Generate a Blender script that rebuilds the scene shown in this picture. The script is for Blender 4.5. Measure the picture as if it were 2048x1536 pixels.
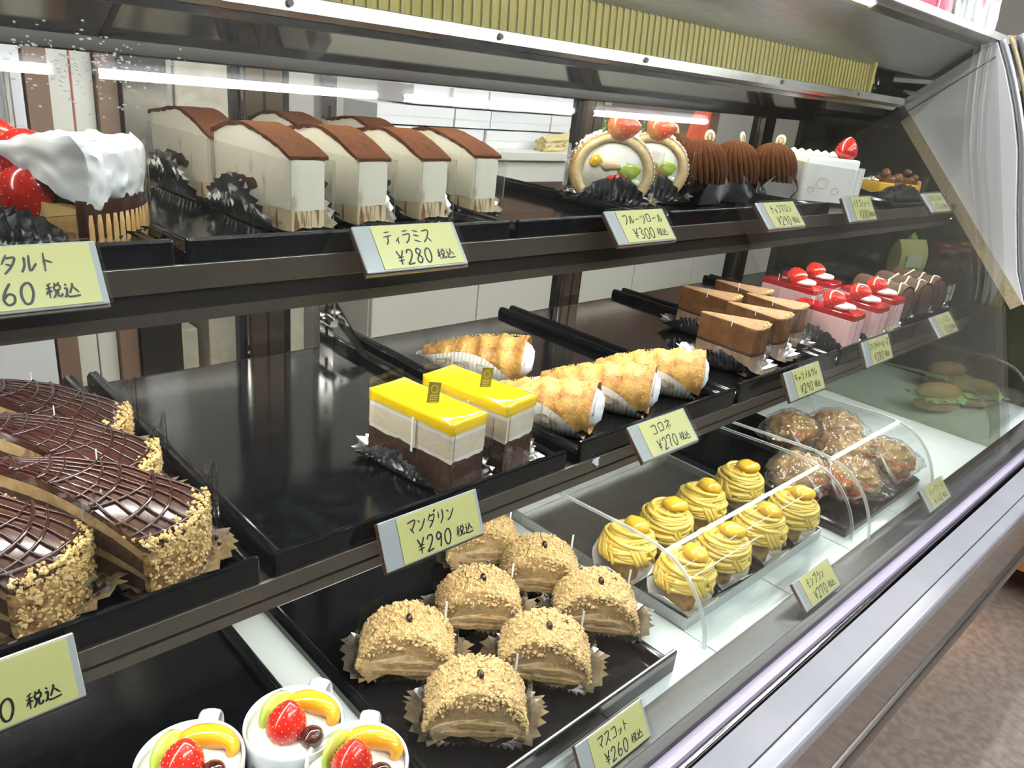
import bpy, bmesh, math, random
from mathutils import Vector, Matrix, noise

for o in list(bpy.data.objects):
    bpy.data.objects.remove(o, do_unlink=True)
scene = bpy.context.scene
COL = scene.collection
sin, cos, pi, rad = math.sin, math.cos, math.pi, math.radians

# ------------------------------------------------------------------ camera
CAM_Z = 0.60            # deck of the display case is z = 0, camera stands 0.6 m above it
def camera():
    yaw, pit, rol = rad(45.4), rad(21.3), rad(6.1)
    f = Vector((sin(yaw)*cos(pit), cos(yaw)*cos(pit), -sin(pit)))
    r = Vector((cos(yaw), -sin(yaw), 0)); u = r.cross(f)
    r2 = cos(rol)*r + sin(rol)*u; u2 = -sin(rol)*r + cos(rol)*u
    cd = bpy.data.cameras.new('camera'); cd.sensor_width = 36.0; cd.lens = 1530/2048*36.0
    cd.clip_start = 0.02; cd.clip_end = 60
    c = bpy.data.objects.new('camera', cd); COL.objects.link(c)
    m = Matrix((r2, u2, -f)).transposed().to_4x4(); m.translation = (0, 0, CAM_Z)
    c.matrix_world = m
    scene.camera = c
camera()

# ------------------------------------------------------------------ world, exposure
w = bpy.data.worlds.new('world'); scene.world = w; w.use_nodes = True
w.node_tree.nodes['Background'].inputs[0].default_value = (0.9, 0.95, 1.0, 1)
w.node_tree.nodes['Background'].inputs[1].default_value = 0.25
vs = scene.view_settings
vs.view_transform = 'Standard'; vs.look = 'None'; vs.gamma = 1.0; vs.exposure = 1.22
try: vs.use_curve_mapping = False
except Exception: pass
cy = scene.cycles
cy.use_denoising = True
cy.max_bounces = 6; cy.diffuse_bounces = 2; cy.glossy_bounces = 3; cy.transmission_bounces = 4
cy.transparent_max_bounces = 28
cy.use_adaptive_sampling = True; cy.adaptive_threshold = 0.06; cy.adaptive_min_samples = 16
cy.caustics_reflective = False; cy.caustics_refractive = False
cy.sample_clamp_indirect = 4.0

CEIL_TUBE = 40.0        # emission of the shop's ceiling tubes
CASE_TUBE = 26.0        # emission of the tubes inside the case
WARM_LAMP = 3.2

# ------------------------------------------------------------------ materials
MATS = {}
def nt(name):
    m = bpy.data.materials.new(name); m.use_nodes = True
    t = m.node_tree; t.nodes.clear()
    out = t.nodes.new('ShaderNodeOutputMaterial')
    MATS[name] = m
    return m, t, out

def mat(name, col, rough=0.5, metal=0.0, col2=None, scale=40, detail=3, lo=0.35, hi=0.65, bump=0.0, bscale=None, spec=0.5,
        stretch=None, sss=0.0, coat=0.0, bdist=0.001, sheen=0.0):
    m, t, out = nt(name); N, L = t.nodes, t.links
    p = N.new('ShaderNodeBsdfPrincipled'); L.new(p.outputs[0], out.inputs[0])
    p.inputs['Base Color'].default_value = (*col, 1); p.inputs['Roughness'].default_value = rough
    p.inputs['Metallic'].default_value = metal; p.inputs['Specular IOR Level'].default_value = spec
    if coat: p.inputs['Coat Weight'].default_value = coat; p.inputs['Coat Roughness'].default_value = 0.06
    if sheen: p.inputs['Sheen Weight'].default_value = sheen
    if sss:
        p.inputs['Subsurface Weight'].default_value = sss
        p.inputs['Subsurface Radius'].default_value = (0.006, 0.004, 0.002); p.inputs['Subsurface Scale'].default_value = 1.0
    if col2 or bump:
        tc = N.new('ShaderNodeTexCoord'); src = tc.outputs['Object']
        if stretch:
            mp = N.new('ShaderNodeMapping'); mp.inputs['Scale'].default_value = stretch
            L.new(src, mp.inputs[0]); src = mp.outputs[0]
    if col2:
        n = N.new('ShaderNodeTexNoise'); n.inputs['Scale'].default_value = scale; n.inputs['Detail'].default_value = detail
        L.new(src, n.inputs['Vector'])
        r = N.new('ShaderNodeValToRGB'); r.color_ramp.elements[0].position = lo; r.color_ramp.elements[1].position = hi
        r.color_ramp.elements[0].color = (*col, 1); r.color_ramp.elements[1].color = (*col2, 1)
        L.new(n.outputs['Fac'], r.inputs[0]); L.new(r.outputs[0], p.inputs['Base Color'])
    if bump:
        n2 = N.new('ShaderNodeTexNoise'); n2.inputs['Scale'].default_value = bscale or scale; n2.inputs['Detail'].default_value = 4
        L.new(src, n2.inputs['Vector'])
        b = N.new('ShaderNodeBump'); b.inputs['Strength'].default_value = bump; b.inputs['Distance'].default_value = bdist
        L.new(n2.outputs['Fac'], b.inputs['Height']); L.new(b.outputs[0], p.inputs['Normal'])
    return m

def clear(name, tint=(1, 1, 1), ior=1.45, rough=0.0, boost=1.0, bump=0.0, bscale=60, haze=0.0, hazecol=(0.9, 0.9, 0.9)):
    """thin clear sheet: what is not mirrored by Fresnel passes straight through"""
    m, t, out = nt(name); N, L = t.nodes, t.links
    tr = N.new('ShaderNodeBsdfTransparent'); tr.inputs[0].default_value = (*tint, 1)
    gl = N.new('ShaderNodeBsdfGlossy'); gl.inputs['Roughness'].default_value = rough
    r0 = ((ior-1)/(ior+1))**2*boost
    ge = N.new('ShaderNodeNewGeometry'); dt = N.new('ShaderNodeVectorMath'); dt.operation = 'DOT_PRODUCT'
    L.new(ge.outputs['Incoming'], dt.inputs[0]); L.new(ge.outputs['Normal'], dt.inputs[1])
    def mth(op, a, b=None):
        q = N.new('ShaderNodeMath'); q.operation = op; q.use_clamp = op in ('SUBTRACT', 'ADD')
        for i, x in enumerate((a, b)):
            if x is None: continue
            if isinstance(x, (int, float)): q.inputs[i].default_value = x
            else: L.new(x, q.inputs[i])
        return q.outputs[0]
    # Schlick's Fresnel, the same from both faces of the sheet
    src = mth('ADD', mth('MULTIPLY', mth('POWER', mth('SUBTRACT', 1.0, mth('ABSOLUTE', dt.outputs['Value'])), 5.0), 1-r0), r0)
    mx = N.new('ShaderNodeMixShader')
    base = tr.outputs[0]
    if haze:
        df = N.new('ShaderNodeBsdfDiffuse'); df.inputs[0].default_value = (*hazecol, 1)
        mh = N.new('ShaderNodeMixShader'); mh.inputs[0].default_value = haze
        L.new(tr.outputs[0], mh.inputs[1]); L.new(df.outputs[0], mh.inputs[2]); base = mh.outputs[0]
    L.new(src, mx.inputs[0]); L.new(base, mx.inputs[1]); L.new(gl.outputs[0], mx.inputs[2]); L.new(mx.outputs[0], out.inputs[0])
    if bump:
        tc = N.new('ShaderNodeTexCoord'); n2 = N.new('ShaderNodeTexNoise'); n2.inputs['Scale'].default_value = bscale
        L.new(tc.outputs['Object'], n2.inputs['Vector'])
        b = N.new('ShaderNodeBump'); b.inputs['Strength'].default_value = bump; b.inputs['Distance'].default_value = 0.003
        L.new(n2.outputs['Fac'], b.inputs['Height']); L.new(b.outputs[0], gl.inputs['Normal']); L.new(b.outputs[0], dt.inputs[1])
    return m

def emit(name, col, strength):
    m, t, out = nt(name)
    e = t.nodes.new('ShaderNodeEmission'); e.inputs[0].default_value = (*col, 1); e.inputs[1].default_value = strength
    t.links.new(e.outputs[0], out.inputs[0]); return m

# ------------------------------------------------------------------ mesh builder
class MB:
    def __init__(s): s.v = []; s.f = []; s.mi = []; s.blk = False
    def add(s, v, f, mi=0):
        k = len(s.v); s.v += [tuple(p) for p in v]; s.f += [tuple(i+k for i in q) for q in f]; s.mi += [mi]*len(f); return s
    def box(s, x0, x1, y0, y1, z0, z1, mi=0):
        v = [(x, y, z) for z in (z0, z1) for y in (y0, y1) for x in (x0, x1)]
        return s.add(v, [(0,2,3,1), (4,5,7,6), (0,1,5,4), (2,6,7,3), (0,4,6,2), (1,3,7,5)], mi)
    def grid(s, fn, nu, nv, cu=False, cv=False, mi=0):
        U = nu if cu else nu+1; V = nv if cv else nv+1
        v = [fn(i/nu, j/nv) for j in range(V) for i in range(U)]
        f = []
        for j in range(nv):
            for i in range(nu):
                a = j*U+i; b = j*U+(i+1) % U; c = ((j+1) % V)*U+(i+1) % U; d = ((j+1) % V)*U+i
                f.append((a, b, c, d))
        return s.add(v, f, mi)
    def tube(s, pts, r, n=8, caps=True, closed=False, mi=0, flat=1.0):
        pts = [Vector(p) for p in pts]; m = len(pts)
        R = r if isinstance(r, (list, tuple)) else [r]*m
        v = []; up = None
        for i, p in enumerate(pts):
            if closed: d = pts[(i+1) % m]-pts[i-1]
            else: d = pts[min(i+1, m-1)]-pts[max(i-1, 0)]
            d.normalize()
            if up is None:
                up = Vector((0, 0, 1)) if abs(d.z) < .9 else Vector((1, 0, 0))
            a = d.cross(up)
            if a.length < 1e-6: a = d.orthogonal()
            a.normalize(); b = a.cross(d).normalized(); up = b
            for k in range(n):
                t = 2*pi*k/n
                v.append(p + a*(R[i]*cos(t)) + b*(R[i]*sin(t)*flat))
        f = []
        rng = m if closed else m-1
        for i in range(rng):
            for k in range(n):
                j = (i+1) % m
                f.append((i*n+k, i*n+(k+1) % n, j*n+(k+1) % n, j*n+k))
        if caps and not closed:
            f.append(tuple(range(n-1, -1, -1))); f.append(tuple((m-1)*n+k for k in range(n)))
        return s.add(v, f, mi)
    def lathe(s, prof, n=32, fn=None, mi=0, cap0=True, cap1=True):
        v = []
        for r, z in prof:
            for k in range(n):
                t = 2*pi*k/n; p = (r*cos(t), r*sin(t), z)
                v.append(fn(*p) if fn else p)
        f = []
        for i in range(len(prof)-1):
            for k in range(n):
                f.append((i*n+k, i*n+(k+1) % n, (i+1)*n+(k+1) % n, (i+1)*n+k))
        if cap0: f.append(tuple(range(n-1, -1, -1)))
        if cap1: f.append(tuple((len(prof)-1)*n+k for k in range(n)))
        return s.add(v, f, mi)
    def prism(s, outline, z0, z1, mi=0):
        n = len(outline)
        v = [(x, y, z0) for x, y in outline]+[(x, y, z1) for x, y in outline]
        f = [tuple(range(n-1, -1, -1)), tuple(range(n, 2*n))]+[(i, (i+1) % n, n+(i+1) % n, n+i) for i in range(n)]
        return s.add(v, f, mi)
    def block(s, nx, ny, nz, fn, mi=0):
        """closed lattice box, (u,v,w) in 0..1 mapped by fn; shared vertices so noise stays watertight"""
        s.blk = True; idx = {}; v = []; f = []
        def g(i, j, k):
            q = (i, j, k)
            if q not in idx: idx[q] = len(v); v.append(fn(i/nx, j/ny, k/nz))
            return idx[q]
        for i in range(nx):
            for j in range(ny):
                f.append((g(i,j,0), g(i,j+1,0), g(i+1,j+1,0), g(i+1,j,0))); f.append((g(i,j,nz), g(i+1,j,nz), g(i+1,j+1,nz), g(i,j+1,nz)))
        for i in range(nx):
            for k in range(nz):
                f.append((g(i,0,k), g(i+1,0,k), g(i+1,0,k+1), g(i,0,k+1))); f.append((g(i,ny,k), g(i,ny,k+1), g(i+1,ny,k+1), g(i+1,ny,k)))
        for j in range(ny):
            for k in range(nz):
                f.append((g(0,j,k), g(0,j,k+1), g(0,j+1,k+1), g(0,j+1,k))); f.append((g(nx,j,k), g(nx,j+1,k), g(nx,j+1,k+1), g(nx,j,k+1)))
        return s.add(v, f, mi)
    def ball(s, c, rx, ry, rz, nu=16, nv=10, amp=0.0, ns=60, seed=0, mi=0, rot=None):
        c = Vector(c)
        v = []; 
        def pt(th, ph):
            d = Vector((cos(th)*sin(ph), sin(th)*sin(ph), cos(ph)))
            k = 1+amp*noise.noise(Vector((d.x*ns, d.y*ns, d.z*ns))+Vector((seed*7.3, seed*3.1, 0)))
            p = Vector((d.x*rx*k, d.y*ry*k, d.z*rz*k))
            if rot: p = rot @ p
            return c+p
        v.append(pt(0, 0))
        for j in range(1, nv):
            for i in range(nu): v.append(pt(2*pi*i/nu, pi*j/nv))
        v.append(pt(0, pi)); f = []
        for i in range(nu): f.append((0, 1+i, 1+(i+1) % nu))
        for j in range(nv-2):
            for i in range(nu):
                a = 1+j*nu+i; b = 1+j*nu+(i+1) % nu
                f.append((a, a+nu, b+nu, b))
        e = len(v)-1
        for i in range(nu): f.append((e, 1+(nv-2)*nu+(i+1) % nu, 1+(nv-2)*nu+i))
        return s.add(v, f, mi)
    def chunk(s, p, r, rng, mi=0):
        """small irregular crumb"""
        d = [(1,0,0), (0,1,0), (-1,0,0), (0,-1,0), (0,0,1), (0,0,-1)]
        M = Matrix.Rotation(rng.uniform(0, 6.28), 3, Vector((rng.uniform(-1,1), rng.uniform(-1,1), rng.uniform(-1,1)+.01)).normalized())
        v = [Vector(p)+(M @ Vector(q))*(r*rng.uniform(.6, 1.25)) for q in d]
        return s.add(v, [(0,1,4), (1,2,4), (2,3,4), (3,0,4), (1,0,5), (2,1,5), (3,2,5), (0,3,5)], mi)
    def mesh(s, name, mats, smooth=True, bevel=0.0, seg=2, auto=None):
        me = bpy.data.meshes.new(name); me.from_pydata(s.v, [], s.f)
        if not isinstance(mats, (list, tuple)): mats = [mats]
        for m in mats: me.materials.append(MATS[m])
        if len(mats) > 1:
            for p, i in zip(me.polygons, s.mi): p.material_index = i
        if bevel:
            bm = bmesh.new(); bm.from_mesh(me)
            ed = [e for e in bm.edges if len(e.link_faces) == 2 and e.calc_face_angle(0) > rad(35)]
            bmesh.ops.bevel(bm, geom=ed, offset=bevel, segments=seg, affect='EDGES', profile=0.5, clamp_overlap=True)
            bm.to_mesh(me); bm.free()
        if smooth and auto is None and s.blk: auto = 42
        if smooth:
            me.polygons.foreach_set('use_smooth', [True]*len(me.polygons))
            if auto: 
                try: me.set_sharp_from_angle(angle=rad(auto))
                except Exception: pass
        me.update(); return me
    def build(s, name, mats, parent=None, **k):
        return ob(name, s.mesh(name, mats, **k), parent)

def ob(name, me, parent=None, loc=None, rot=None):
    o = bpy.data.objects.new(name, me); COL.objects.link(o)
    if parent is not None: o.parent = parent
    if loc: o.location = loc
    if rot: o.rotation_euler = rot
    return o
def thing(name, label, cat, loc=(0,0,0), rz=0.0, group=None, rx=0.0, ry=0.0):
    o = bpy.data.objects.new(name, None); COL.objects.link(o)
    o.empty_display_size = 0.02
    o.location = loc; o.rotation_euler = (rx, ry, rz)
    o['label'] = label; o['category'] = cat
    if group: o['group'] = group
    return o
def tag(o, label, cat, group=None):
    o['label'] = label; o['category'] = cat
    if group: o['group'] = group
    return o
def struct(o): o['kind'] = 'structure'; return o
def dup(root, loc, rz, label, scale=None):
    r = root.copy(); COL.objects.link(r); r.location = loc; r.rotation_euler = (0, 0, rz); r['label'] = label
    if scale: r.scale = scale
    for ch in list(root.children):
        c = ch.copy(); COL.objects.link(c); c.parent = r
        for g in list(ch.children):
            d = g.copy(); COL.objects.link(d); d.parent = c
    return r
def nz(x, y, z, s=1.0, seed=0): return noise.noise(Vector((x*s+seed*3.7, y*s-seed*1.9, z*s+seed*5.3)))
def lerp(a, b, t): return a+(b-a)*t
def smooth_path(pts, n=6):
    P = [Vector(p) for p in pts]; out = []
    for i in range(len(P)-1):
        p0 = P[max(i-1, 0)]; p1 = P[i]; p2 = P[i+1]; p3 = P[min(i+2, len(P)-1)]
        for k in range(n):
            t = k/n
            out.append(.5*((2*p1)+(p2-p0)*t+(2*p0-5*p1+4*p2-p3)*t*t+(3*p1-p0-3*p2+p3)*t**3))
    out.append(P[-1]); return out
# ------------------------------------------------------------------ palette
mat('tray_black', (0.004, 0.0042, 0.005), 0.11, spec=0.42, col2=(0.008, 0.009, 0.010), scale=90, bump=0.03, bscale=300)
mat('steel', (0.66, 0.66, 0.64), 0.34, 1.0, col2=(0.52, 0.52, 0.5), scale=25, stretch=(1, 30, 30), bump=0.04, bscale=40)
mat('steel_bright', (0.78, 0.78, 0.76), 0.16, 1.0, bump=0.05, bscale=60, stretch=(1, 20, 20))
mat('steel_mirror', (0.62, 0.6, 0.57), 0.05, 1.0, bump=0.02, bscale=6, bdist=0.01)
mat('steel_ceiling', (0.62, 0.60, 0.56), 0.12, 1.0, bump=0.015, bscale=5, bdist=0.01)
mat('steel_dark', (0.30, 0.29, 0.27), 0.25, 1.0)
mat('panel_mirror', (0.40, 0.36, 0.33), 0.07, 1.0, bump=0.03, bscale=9, bdist=0.01)
mat('alu', (0.56, 0.54, 0.50), 0.3, 1.0, col2=(0.36, 0.33, 0.26), scale=14, lo=0.5, hi=0.75, stretch=(1, 4, 4))
mat('bronze', (0.21, 0.185, 0.155), 0.36, 0.9, col2=(0.17, 0.15, 0.125), scale=8)
mat('bronze_dark', (0.03, 0.025, 0.021), 0.4, 0.5)
mat('frame_black', (0.012, 0.012, 0.012), 0.3)
mat('post_brown', (0.10, 0.075, 0.055), 0.35, 0.8)
mat('tile', (0.72, 0.77, 0.74), 0.16, col2=(0.68, 0.73, 0.70), scale=6)
mat('marble', (0.275, 0.27, 0.295), 0.14, col2=(0.235, 0.24, 0.262), scale=7, detail=6, lo=0.4, hi=0.72)
mat('rubber', (0.018, 0.019, 0.02), 0.35)
mat('lilac_plastic', (0.42, 0.37, 0.46), 0.2)
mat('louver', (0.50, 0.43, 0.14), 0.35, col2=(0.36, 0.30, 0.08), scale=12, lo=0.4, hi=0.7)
mat('louver_rib', (0.6, 0.56, 0.28), 0.3)
mat('white_lam', (0.88, 0.88, 0.87), 0.25)
mat('chipboard', (0.42, 0.34, 0.19), 0.7, col2=(0.52, 0.44, 0.28), scale=160)
mat('dark_green', (0.03, 0.035, 0.025), 0.25, col2=(0.05, 0.05, 0.03), scale=4)
clear('glass', (0.97, 0.985, 0.975), 1.45)
clear('glass_back', (0.93, 0.93, 0.91), 1.4)
clear('glass_tint', (0.66, 0.70, 0.62), 1.6)
clear('acrylic', (0.965, 0.98, 0.975), 1.4, rough=0.02)
clear('acrylic_edge', (0.8, 0.86, 0.84), 1.5, rough=0.1, haze=0.35)
clear('film', (0.95, 0.95, 0.945), 1.45, rough=0.05, boost=1.5, bump=0.35, bscale=60)
clear('bag', (0.96, 0.96, 0.96), 1.5, rough=0.10, boost=2.2, bump=1.0, bscale=70, haze=0.05)
clear('holder', (0.86, 0.87, 0.88), 1.45, haze=0.22, hazecol=(0.6, 0.61, 0.63))
mat('holder_solid', (0.48, 0.485, 0.5), 0.12, spec=0.6)
mat('wood_back', (0.09, 0.045, 0.025), 0.4)
mat('card', (0.72, 0.655, 0.275), 0.22, spec=0.4, coat=0.4)
mat('card_white', (0.8, 0.8, 0.78), 0.4)
mat('ink', (0.02, 0.02, 0.022), 0.5)
mat('foil', (0.90, 0.90, 0.91), 0.22, 1.0, bump=0.25, bscale=140)
mat('foil_gold', (0.62, 0.5, 0.26), 0.2, 1.0, bump=0.12, bscale=120)
mat('cup_silver', (0.90, 0.91, 0.91), 0.12, 1.0)
mat('cup_pale', (0.93, 0.94, 0.94), 0.18, 0.2)
mat('cream', (0.86, 0.83, 0.74), 0.5, col2=(0.83, 0.79, 0.66), scale=50, bump=0.15, bscale=150, sss=0.15)
mat('cream_tira', (0.90, 0.85, 0.69), 0.5, col2=(0.42, 0.22, 0.09), scale=60, detail=7, lo=0.58, hi=0.78, stretch=(1, 1, 0.45), bump=0.15, bscale=150, sss=0.1)
mat('cream_white', (0.88, 0.88, 0.86), 0.45, bump=0.1, bscale=120, sss=0.15)
mat('cream_yellow', (0.85, 0.76, 0.48), 0.5, bump=0.1, bscale=120)
mat('mousse_tan', (0.66, 0.58, 0.45), 0.6, col2=(0.72, 0.65, 0.54), scale=180, bump=0.2, bscale=400)
mat('sponge', (0.74, 0.53, 0.24), 0.75, col2=(0.82, 0.65, 0.36), scale=220, bump=0.4, bscale=400)
mat('sponge_streak', (0.80, 0.66, 0.40), 0.7, col2=(0.28, 0.12, 0.05), scale=150, lo=0.56, hi=0.62, stretch=(1, 1, 0.12), bump=0.3, bscale=300)
mat('sponge_brown', (0.042, 0.017, 0.008), 0.8, col2=(0.08, 0.034, 0.016), scale=260, bump=0.6, bscale=420)
mat('cocoa', (0.12, 0.043, 0.015), 0.95, col2=(0.075, 0.025, 0.008), scale=160, bump=0.35, bscale=500, spec=0.1)
mat('cocoa_light', (0.34, 0.20, 0.10), 0.9, col2=(0.24, 0.125, 0.055), scale=120, lo=0.3, hi=0.75, bump=0.3, bscale=500)
mat('caramel', (0.21, 0.092, 0.030), 0.55, col2=(0.13, 0.050, 0.015), scale=60, bump=0.2, bscale=200)
mat('caramel_pale', (0.36, 0.25, 0.17), 0.45, col2=(0.28, 0.17, 0.10), scale=70)
mat('choc', (0.060, 0.022, 0.014), 0.22, spec=0.6, coat=0.3)
mat('choc_line', (0.042, 0.012, 0.010), 0.18, spec=0.6, coat=0.4)
mat('choc_milk', (0.16, 0.065, 0.028), 0.25, coat=0.3)
mat('coffee_cream', (0.50, 0.35, 0.18), 0.65, col2=(0.38, 0.24, 0.11), scale=120, bump=0.3, bscale=300)
mat('crumb', (0.60, 0.40, 0.165), 0.8, col2=(0.72, 0.53, 0.27), scale=300)
mat('crumb_base', (0.56, 0.39, 0.19), 0.8, col2=(0.46, 0.29, 0.12), scale=180, bump=0.8, bscale=420, bdist=0.002)
mat('crumb_rim', (0.52, 0.31, 0.10), 0.75, col2=(0.18, 0.075, 0.025), scale=150, lo=0.42, hi=0.62, bump=0.8, bscale=300, bdist=0.002)
mat('crumb_gold', (0.72, 0.46, 0.14), 0.75, col2=(0.80, 0.60, 0.30), scale=300)
mat('mascot_layer', (0.42, 0.29, 0.13), 0.75, col2=(0.30, 0.19, 0.075), scale=200, bump=0.6, bscale=300, bdist=0.002)
mat('mascot_cream', (0.60, 0.46, 0.29), 0.65, col2=(0.44, 0.29, 0.14), scale=90, bump=0.5, bscale=200, bdist=0.002)
mat('coffee_bean', (0.035, 0.014, 0.009), 0.25, coat=0.3)
mat('crust', (0.58, 0.33, 0.10), 0.6, col2=(0.70, 0.45, 0.18), scale=120, bump=0.5, bscale=250)
mat('pastry', (0.66, 0.38, 0.105), 0.5, col2=(0.36, 0.13, 0.03), scale=60, lo=0.46, hi=0.70, detail=6, bump=0.9, bscale=190, bdist=0.0025)
mat('puff', (0.56, 0.33, 0.11), 0.6, col2=(0.30, 0.13, 0.035), scale=45, lo=0.42, hi=0.66, detail=8, bump=1.0, bscale=70, bdist=0.006)
mat('paper', (0.74, 0.72, 0.67), 0.7)
mat('paper_print', (0.42, 0.30, 0.16), 0.7)
mat('strawberry', (0.62, 0.022, 0.014), 0.2, col2=(0.50, 0.012, 0.01), scale=40, coat=0.6)
mat('strawberry_pale', (0.70, 0.10, 0.035), 0.25, col2=(0.80, 0.42, 0.12), scale=34, lo=0.45, hi=0.68, coat=0.5)
mat('seed', (0.80, 0.55, 0.18), 0.5)
mat('leaf', (0.12, 0.24, 0.03), 0.5)
mat('kiwi', (0.40, 0.55, 0.06), 0.15, col2=(0.55, 0.66, 0.16), scale=60, coat=0.6)
mat('kiwi_core', (0.74, 0.76, 0.45), 0.2, coat=0.5)
mat('kiwi_seed', (0.02, 0.02, 0.01), 0.4)
mat('orange', (0.90, 0.36, 0.012), 0.14, col2=(0.90, 0.46, 0.03), scale=70, coat=0.7, stretch=(1, 1, 3))
mat('cherry', (0.055, 0.012, 0.010), 0.1, coat=0.8)
mat('mango', (0.90, 0.52, 0.02), 0.2, coat=0.4)
mat('custard', (0.80, 0.56, 0.22), 0.35, coat=0.3)
mat('jelly_red', (0.45, 0.008, 0.012), 0.1, coat=0.5)
mat('jelly_yellow', (0.86, 0.58, 0.012), 0.08, coat=0.8, bump=0.25, bscale=45, bdist=0.002)
mat('mousse_pink', (0.86, 0.56, 0.56), 0.5, col2=(0.80, 0.48, 0.48), scale=40)
mat('noodle', (0.84, 0.58, 0.095), 0.3, col2=(0.88, 0.66, 0.18), scale=60, coat=0.25)
mat('chestnut', (0.86, 0.50, 0.05), 0.1, coat=0.8)
mat('medallion', (0.78, 0.66, 0.36), 0.4)
mat('ceramic', (0.80, 0.82, 0.83), 0.08, spec=0.6, coat=0.3)
mat('print_green', (0.16, 0.17, 0.03), 0.35)
mat('print_gold', (0.5, 0.38, 0.12), 0.4)
mat('print_red', (0.62, 0.05, 0.02), 0.4)
mat('print_orange', (0.78, 0.16, 0.04), 0.4)
mat('print_white', (0.8, 0.8, 0.8), 0.4)
mat('print_tan', (0.55, 0.32, 0.12), 0.4)
mat('bread', (0.50, 0.29, 0.10), 0.6, col2=(0.62, 0.40, 0.17), scale=30, bump=0.3, bscale=80)
mat('lettuce', (0.28, 0.50, 0.08), 0.4, col2=(0.45, 0.62, 0.18), scale=40)
mat('sugar', (0.85, 0.83, 0.80), 0.9)
mat('pecan', (0.20, 0.075, 0.03), 0.3, col2=(0.28, 0.12, 0.05), scale=90, coat=0.4, bump=0.4, bscale=200)
# shop
mat('floor_stone', (0.135, 0.105, 0.082), 0.55, col2=(0.215, 0.175, 0.14), scale=55, detail=8, lo=0.38, hi=0.66)
mat('wall_paint', (0.55, 0.52, 0.47), 0.7, col2=(0.50, 0.47, 0.42), scale=2)
mat('ceiling_paint', (0.62, 0.62, 0.60), 0.8)
mat('cupboard', (0.72, 0.70, 0.63), 0.45)
mat('cardboard_white', (0.76, 0.76, 0.78), 0.6)
mat('wall_brown', (0.20, 0.12, 0.08), 0.6)
mat('wall_dark', (0.018, 0.016, 0.016), 0.6)  # near-black tone stands in for a dark figure mirrored in the glass
mat('stucco', (0.52, 0.47, 0.38), 0.8, col2=(0.44, 0.39, 0.31), scale=30)
mat('cloth_orange', (0.62, 0.10, 0.04), 0.8)
mat('cloth_dark', (0.03, 0.03, 0.04), 0.8)
mat('bag_yellow', (0.62, 0.52, 0.25), 0.6)
mat('wood_warm', (0.42, 0.20, 0.07), 0.4, col2=(0.30, 0.13, 0.04), scale=30, stretch=(1, 8, 1))
mat('gift_pink', (0.82, 0.16, 0.22), 0.3, col2=(0.85, 0.55, 0.58), scale=14, lo=0.45, hi=0.6, coat=0.5)
mat('gift_white', (0.85, 0.80, 0.82), 0.3, col2=(0.80, 0.30, 0.34), scale=20, lo=0.5, hi=0.66, coat=0.5)
mat('gift_green', (0.80, 0.82, 0.80), 0.3, col2=(0.16, 0.30, 0.10), scale=22, lo=0.45, hi=0.6, coat=0.5)
mat('grey_frame', (0.30, 0.30, 0.31), 0.3, 0.3)
mat('brass', (0.55, 0.42, 0.16), 0.3, 1.0)
mat('lamp_orange', (0.75, 0.30, 0.10), 0.5)
_lp = MATS['louver'].node_tree.nodes['Principled BSDF']      # faint glow put into the aged diffuser's own material to lighten it
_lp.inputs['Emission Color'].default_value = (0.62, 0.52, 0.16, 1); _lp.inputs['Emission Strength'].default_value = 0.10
emit('tube_white', (0.92, 0.95, 1.0), CEIL_TUBE)
emit('tube_front', (0.92, 0.95, 1.0), CEIL_TUBE*2.6)
emit('tube_staff', (1.0, 0.93, 0.82), CEIL_TUBE*0.45)
emit('tube_case', (1.0, 0.97, 0.90), CASE_TUBE)
emit('warm_glow', (1.0, 0.48, 0.16), WARM_LAMP)
# ------------------------------------------------------------------ the shop room
FLOOR = -0.56
def room():
    def slab(name, a, m): 
        o = MB().box(*a).build(name, m, smooth=False); return struct(o)
    slab('floor', (-4, 7.5, -3.2, 3.3, FLOOR-0.1, FLOOR), 'floor_stone')
    slab('ceiling', (-4, 7.5, -3.2, 3.3, 2.18, 2.28), 'ceiling_paint')
    slab('wall_back', (-4, 7.5, 3.2, 3.3, FLOOR, 2.18), 'wall_paint')
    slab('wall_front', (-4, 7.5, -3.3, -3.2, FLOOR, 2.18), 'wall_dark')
    slab('wall_left', (-4.1, -4, -3.2, 3.2, FLOOR, 2.18), 'wall_paint')
    slab('wall_right', (7.5, 7.6, -3.2, 3.2, FLOOR, 2.18), 'wall_paint')
room()

def ceiling_light(x0, x1, y, label, lamp='tube_white'):
    t = thing('ceiling_light', label, 'ceiling light', (0, 0, 0), group='fluorescent battens on the ceiling')
    t.location = ((x0+x1)/2, y, 2.18); h = (x1-x0)/2
    MB().box(-h, h, -0.045, 0.045, -0.03, 0).build('batten', 'white_lam', t, smooth=False, bevel=0.004)
    MB().tube([(-h+.02, 0, -0.055), (h-.02, 0, -0.055)], 0.016, 12).build('tube', lamp, t)
    for sx in (-1, 1): MB().box(sx*h-.012, sx*h+.012, -0.02, 0.02, -0.075, -0.03).build('tube_holder', 'white_lam', t, smooth=False)
for i, (a, b) in enumerate(((-.41, .81), (.93, 2.14), (2.26, 3.48), (3.63, 4.86))):
    ceiling_light(a, b, -1.74, 'fluorescent batten mirrored in the front glass, %s from the near end' % ('first', 'second', 'third', 'fourth')[i], 'tube_front')
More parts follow.
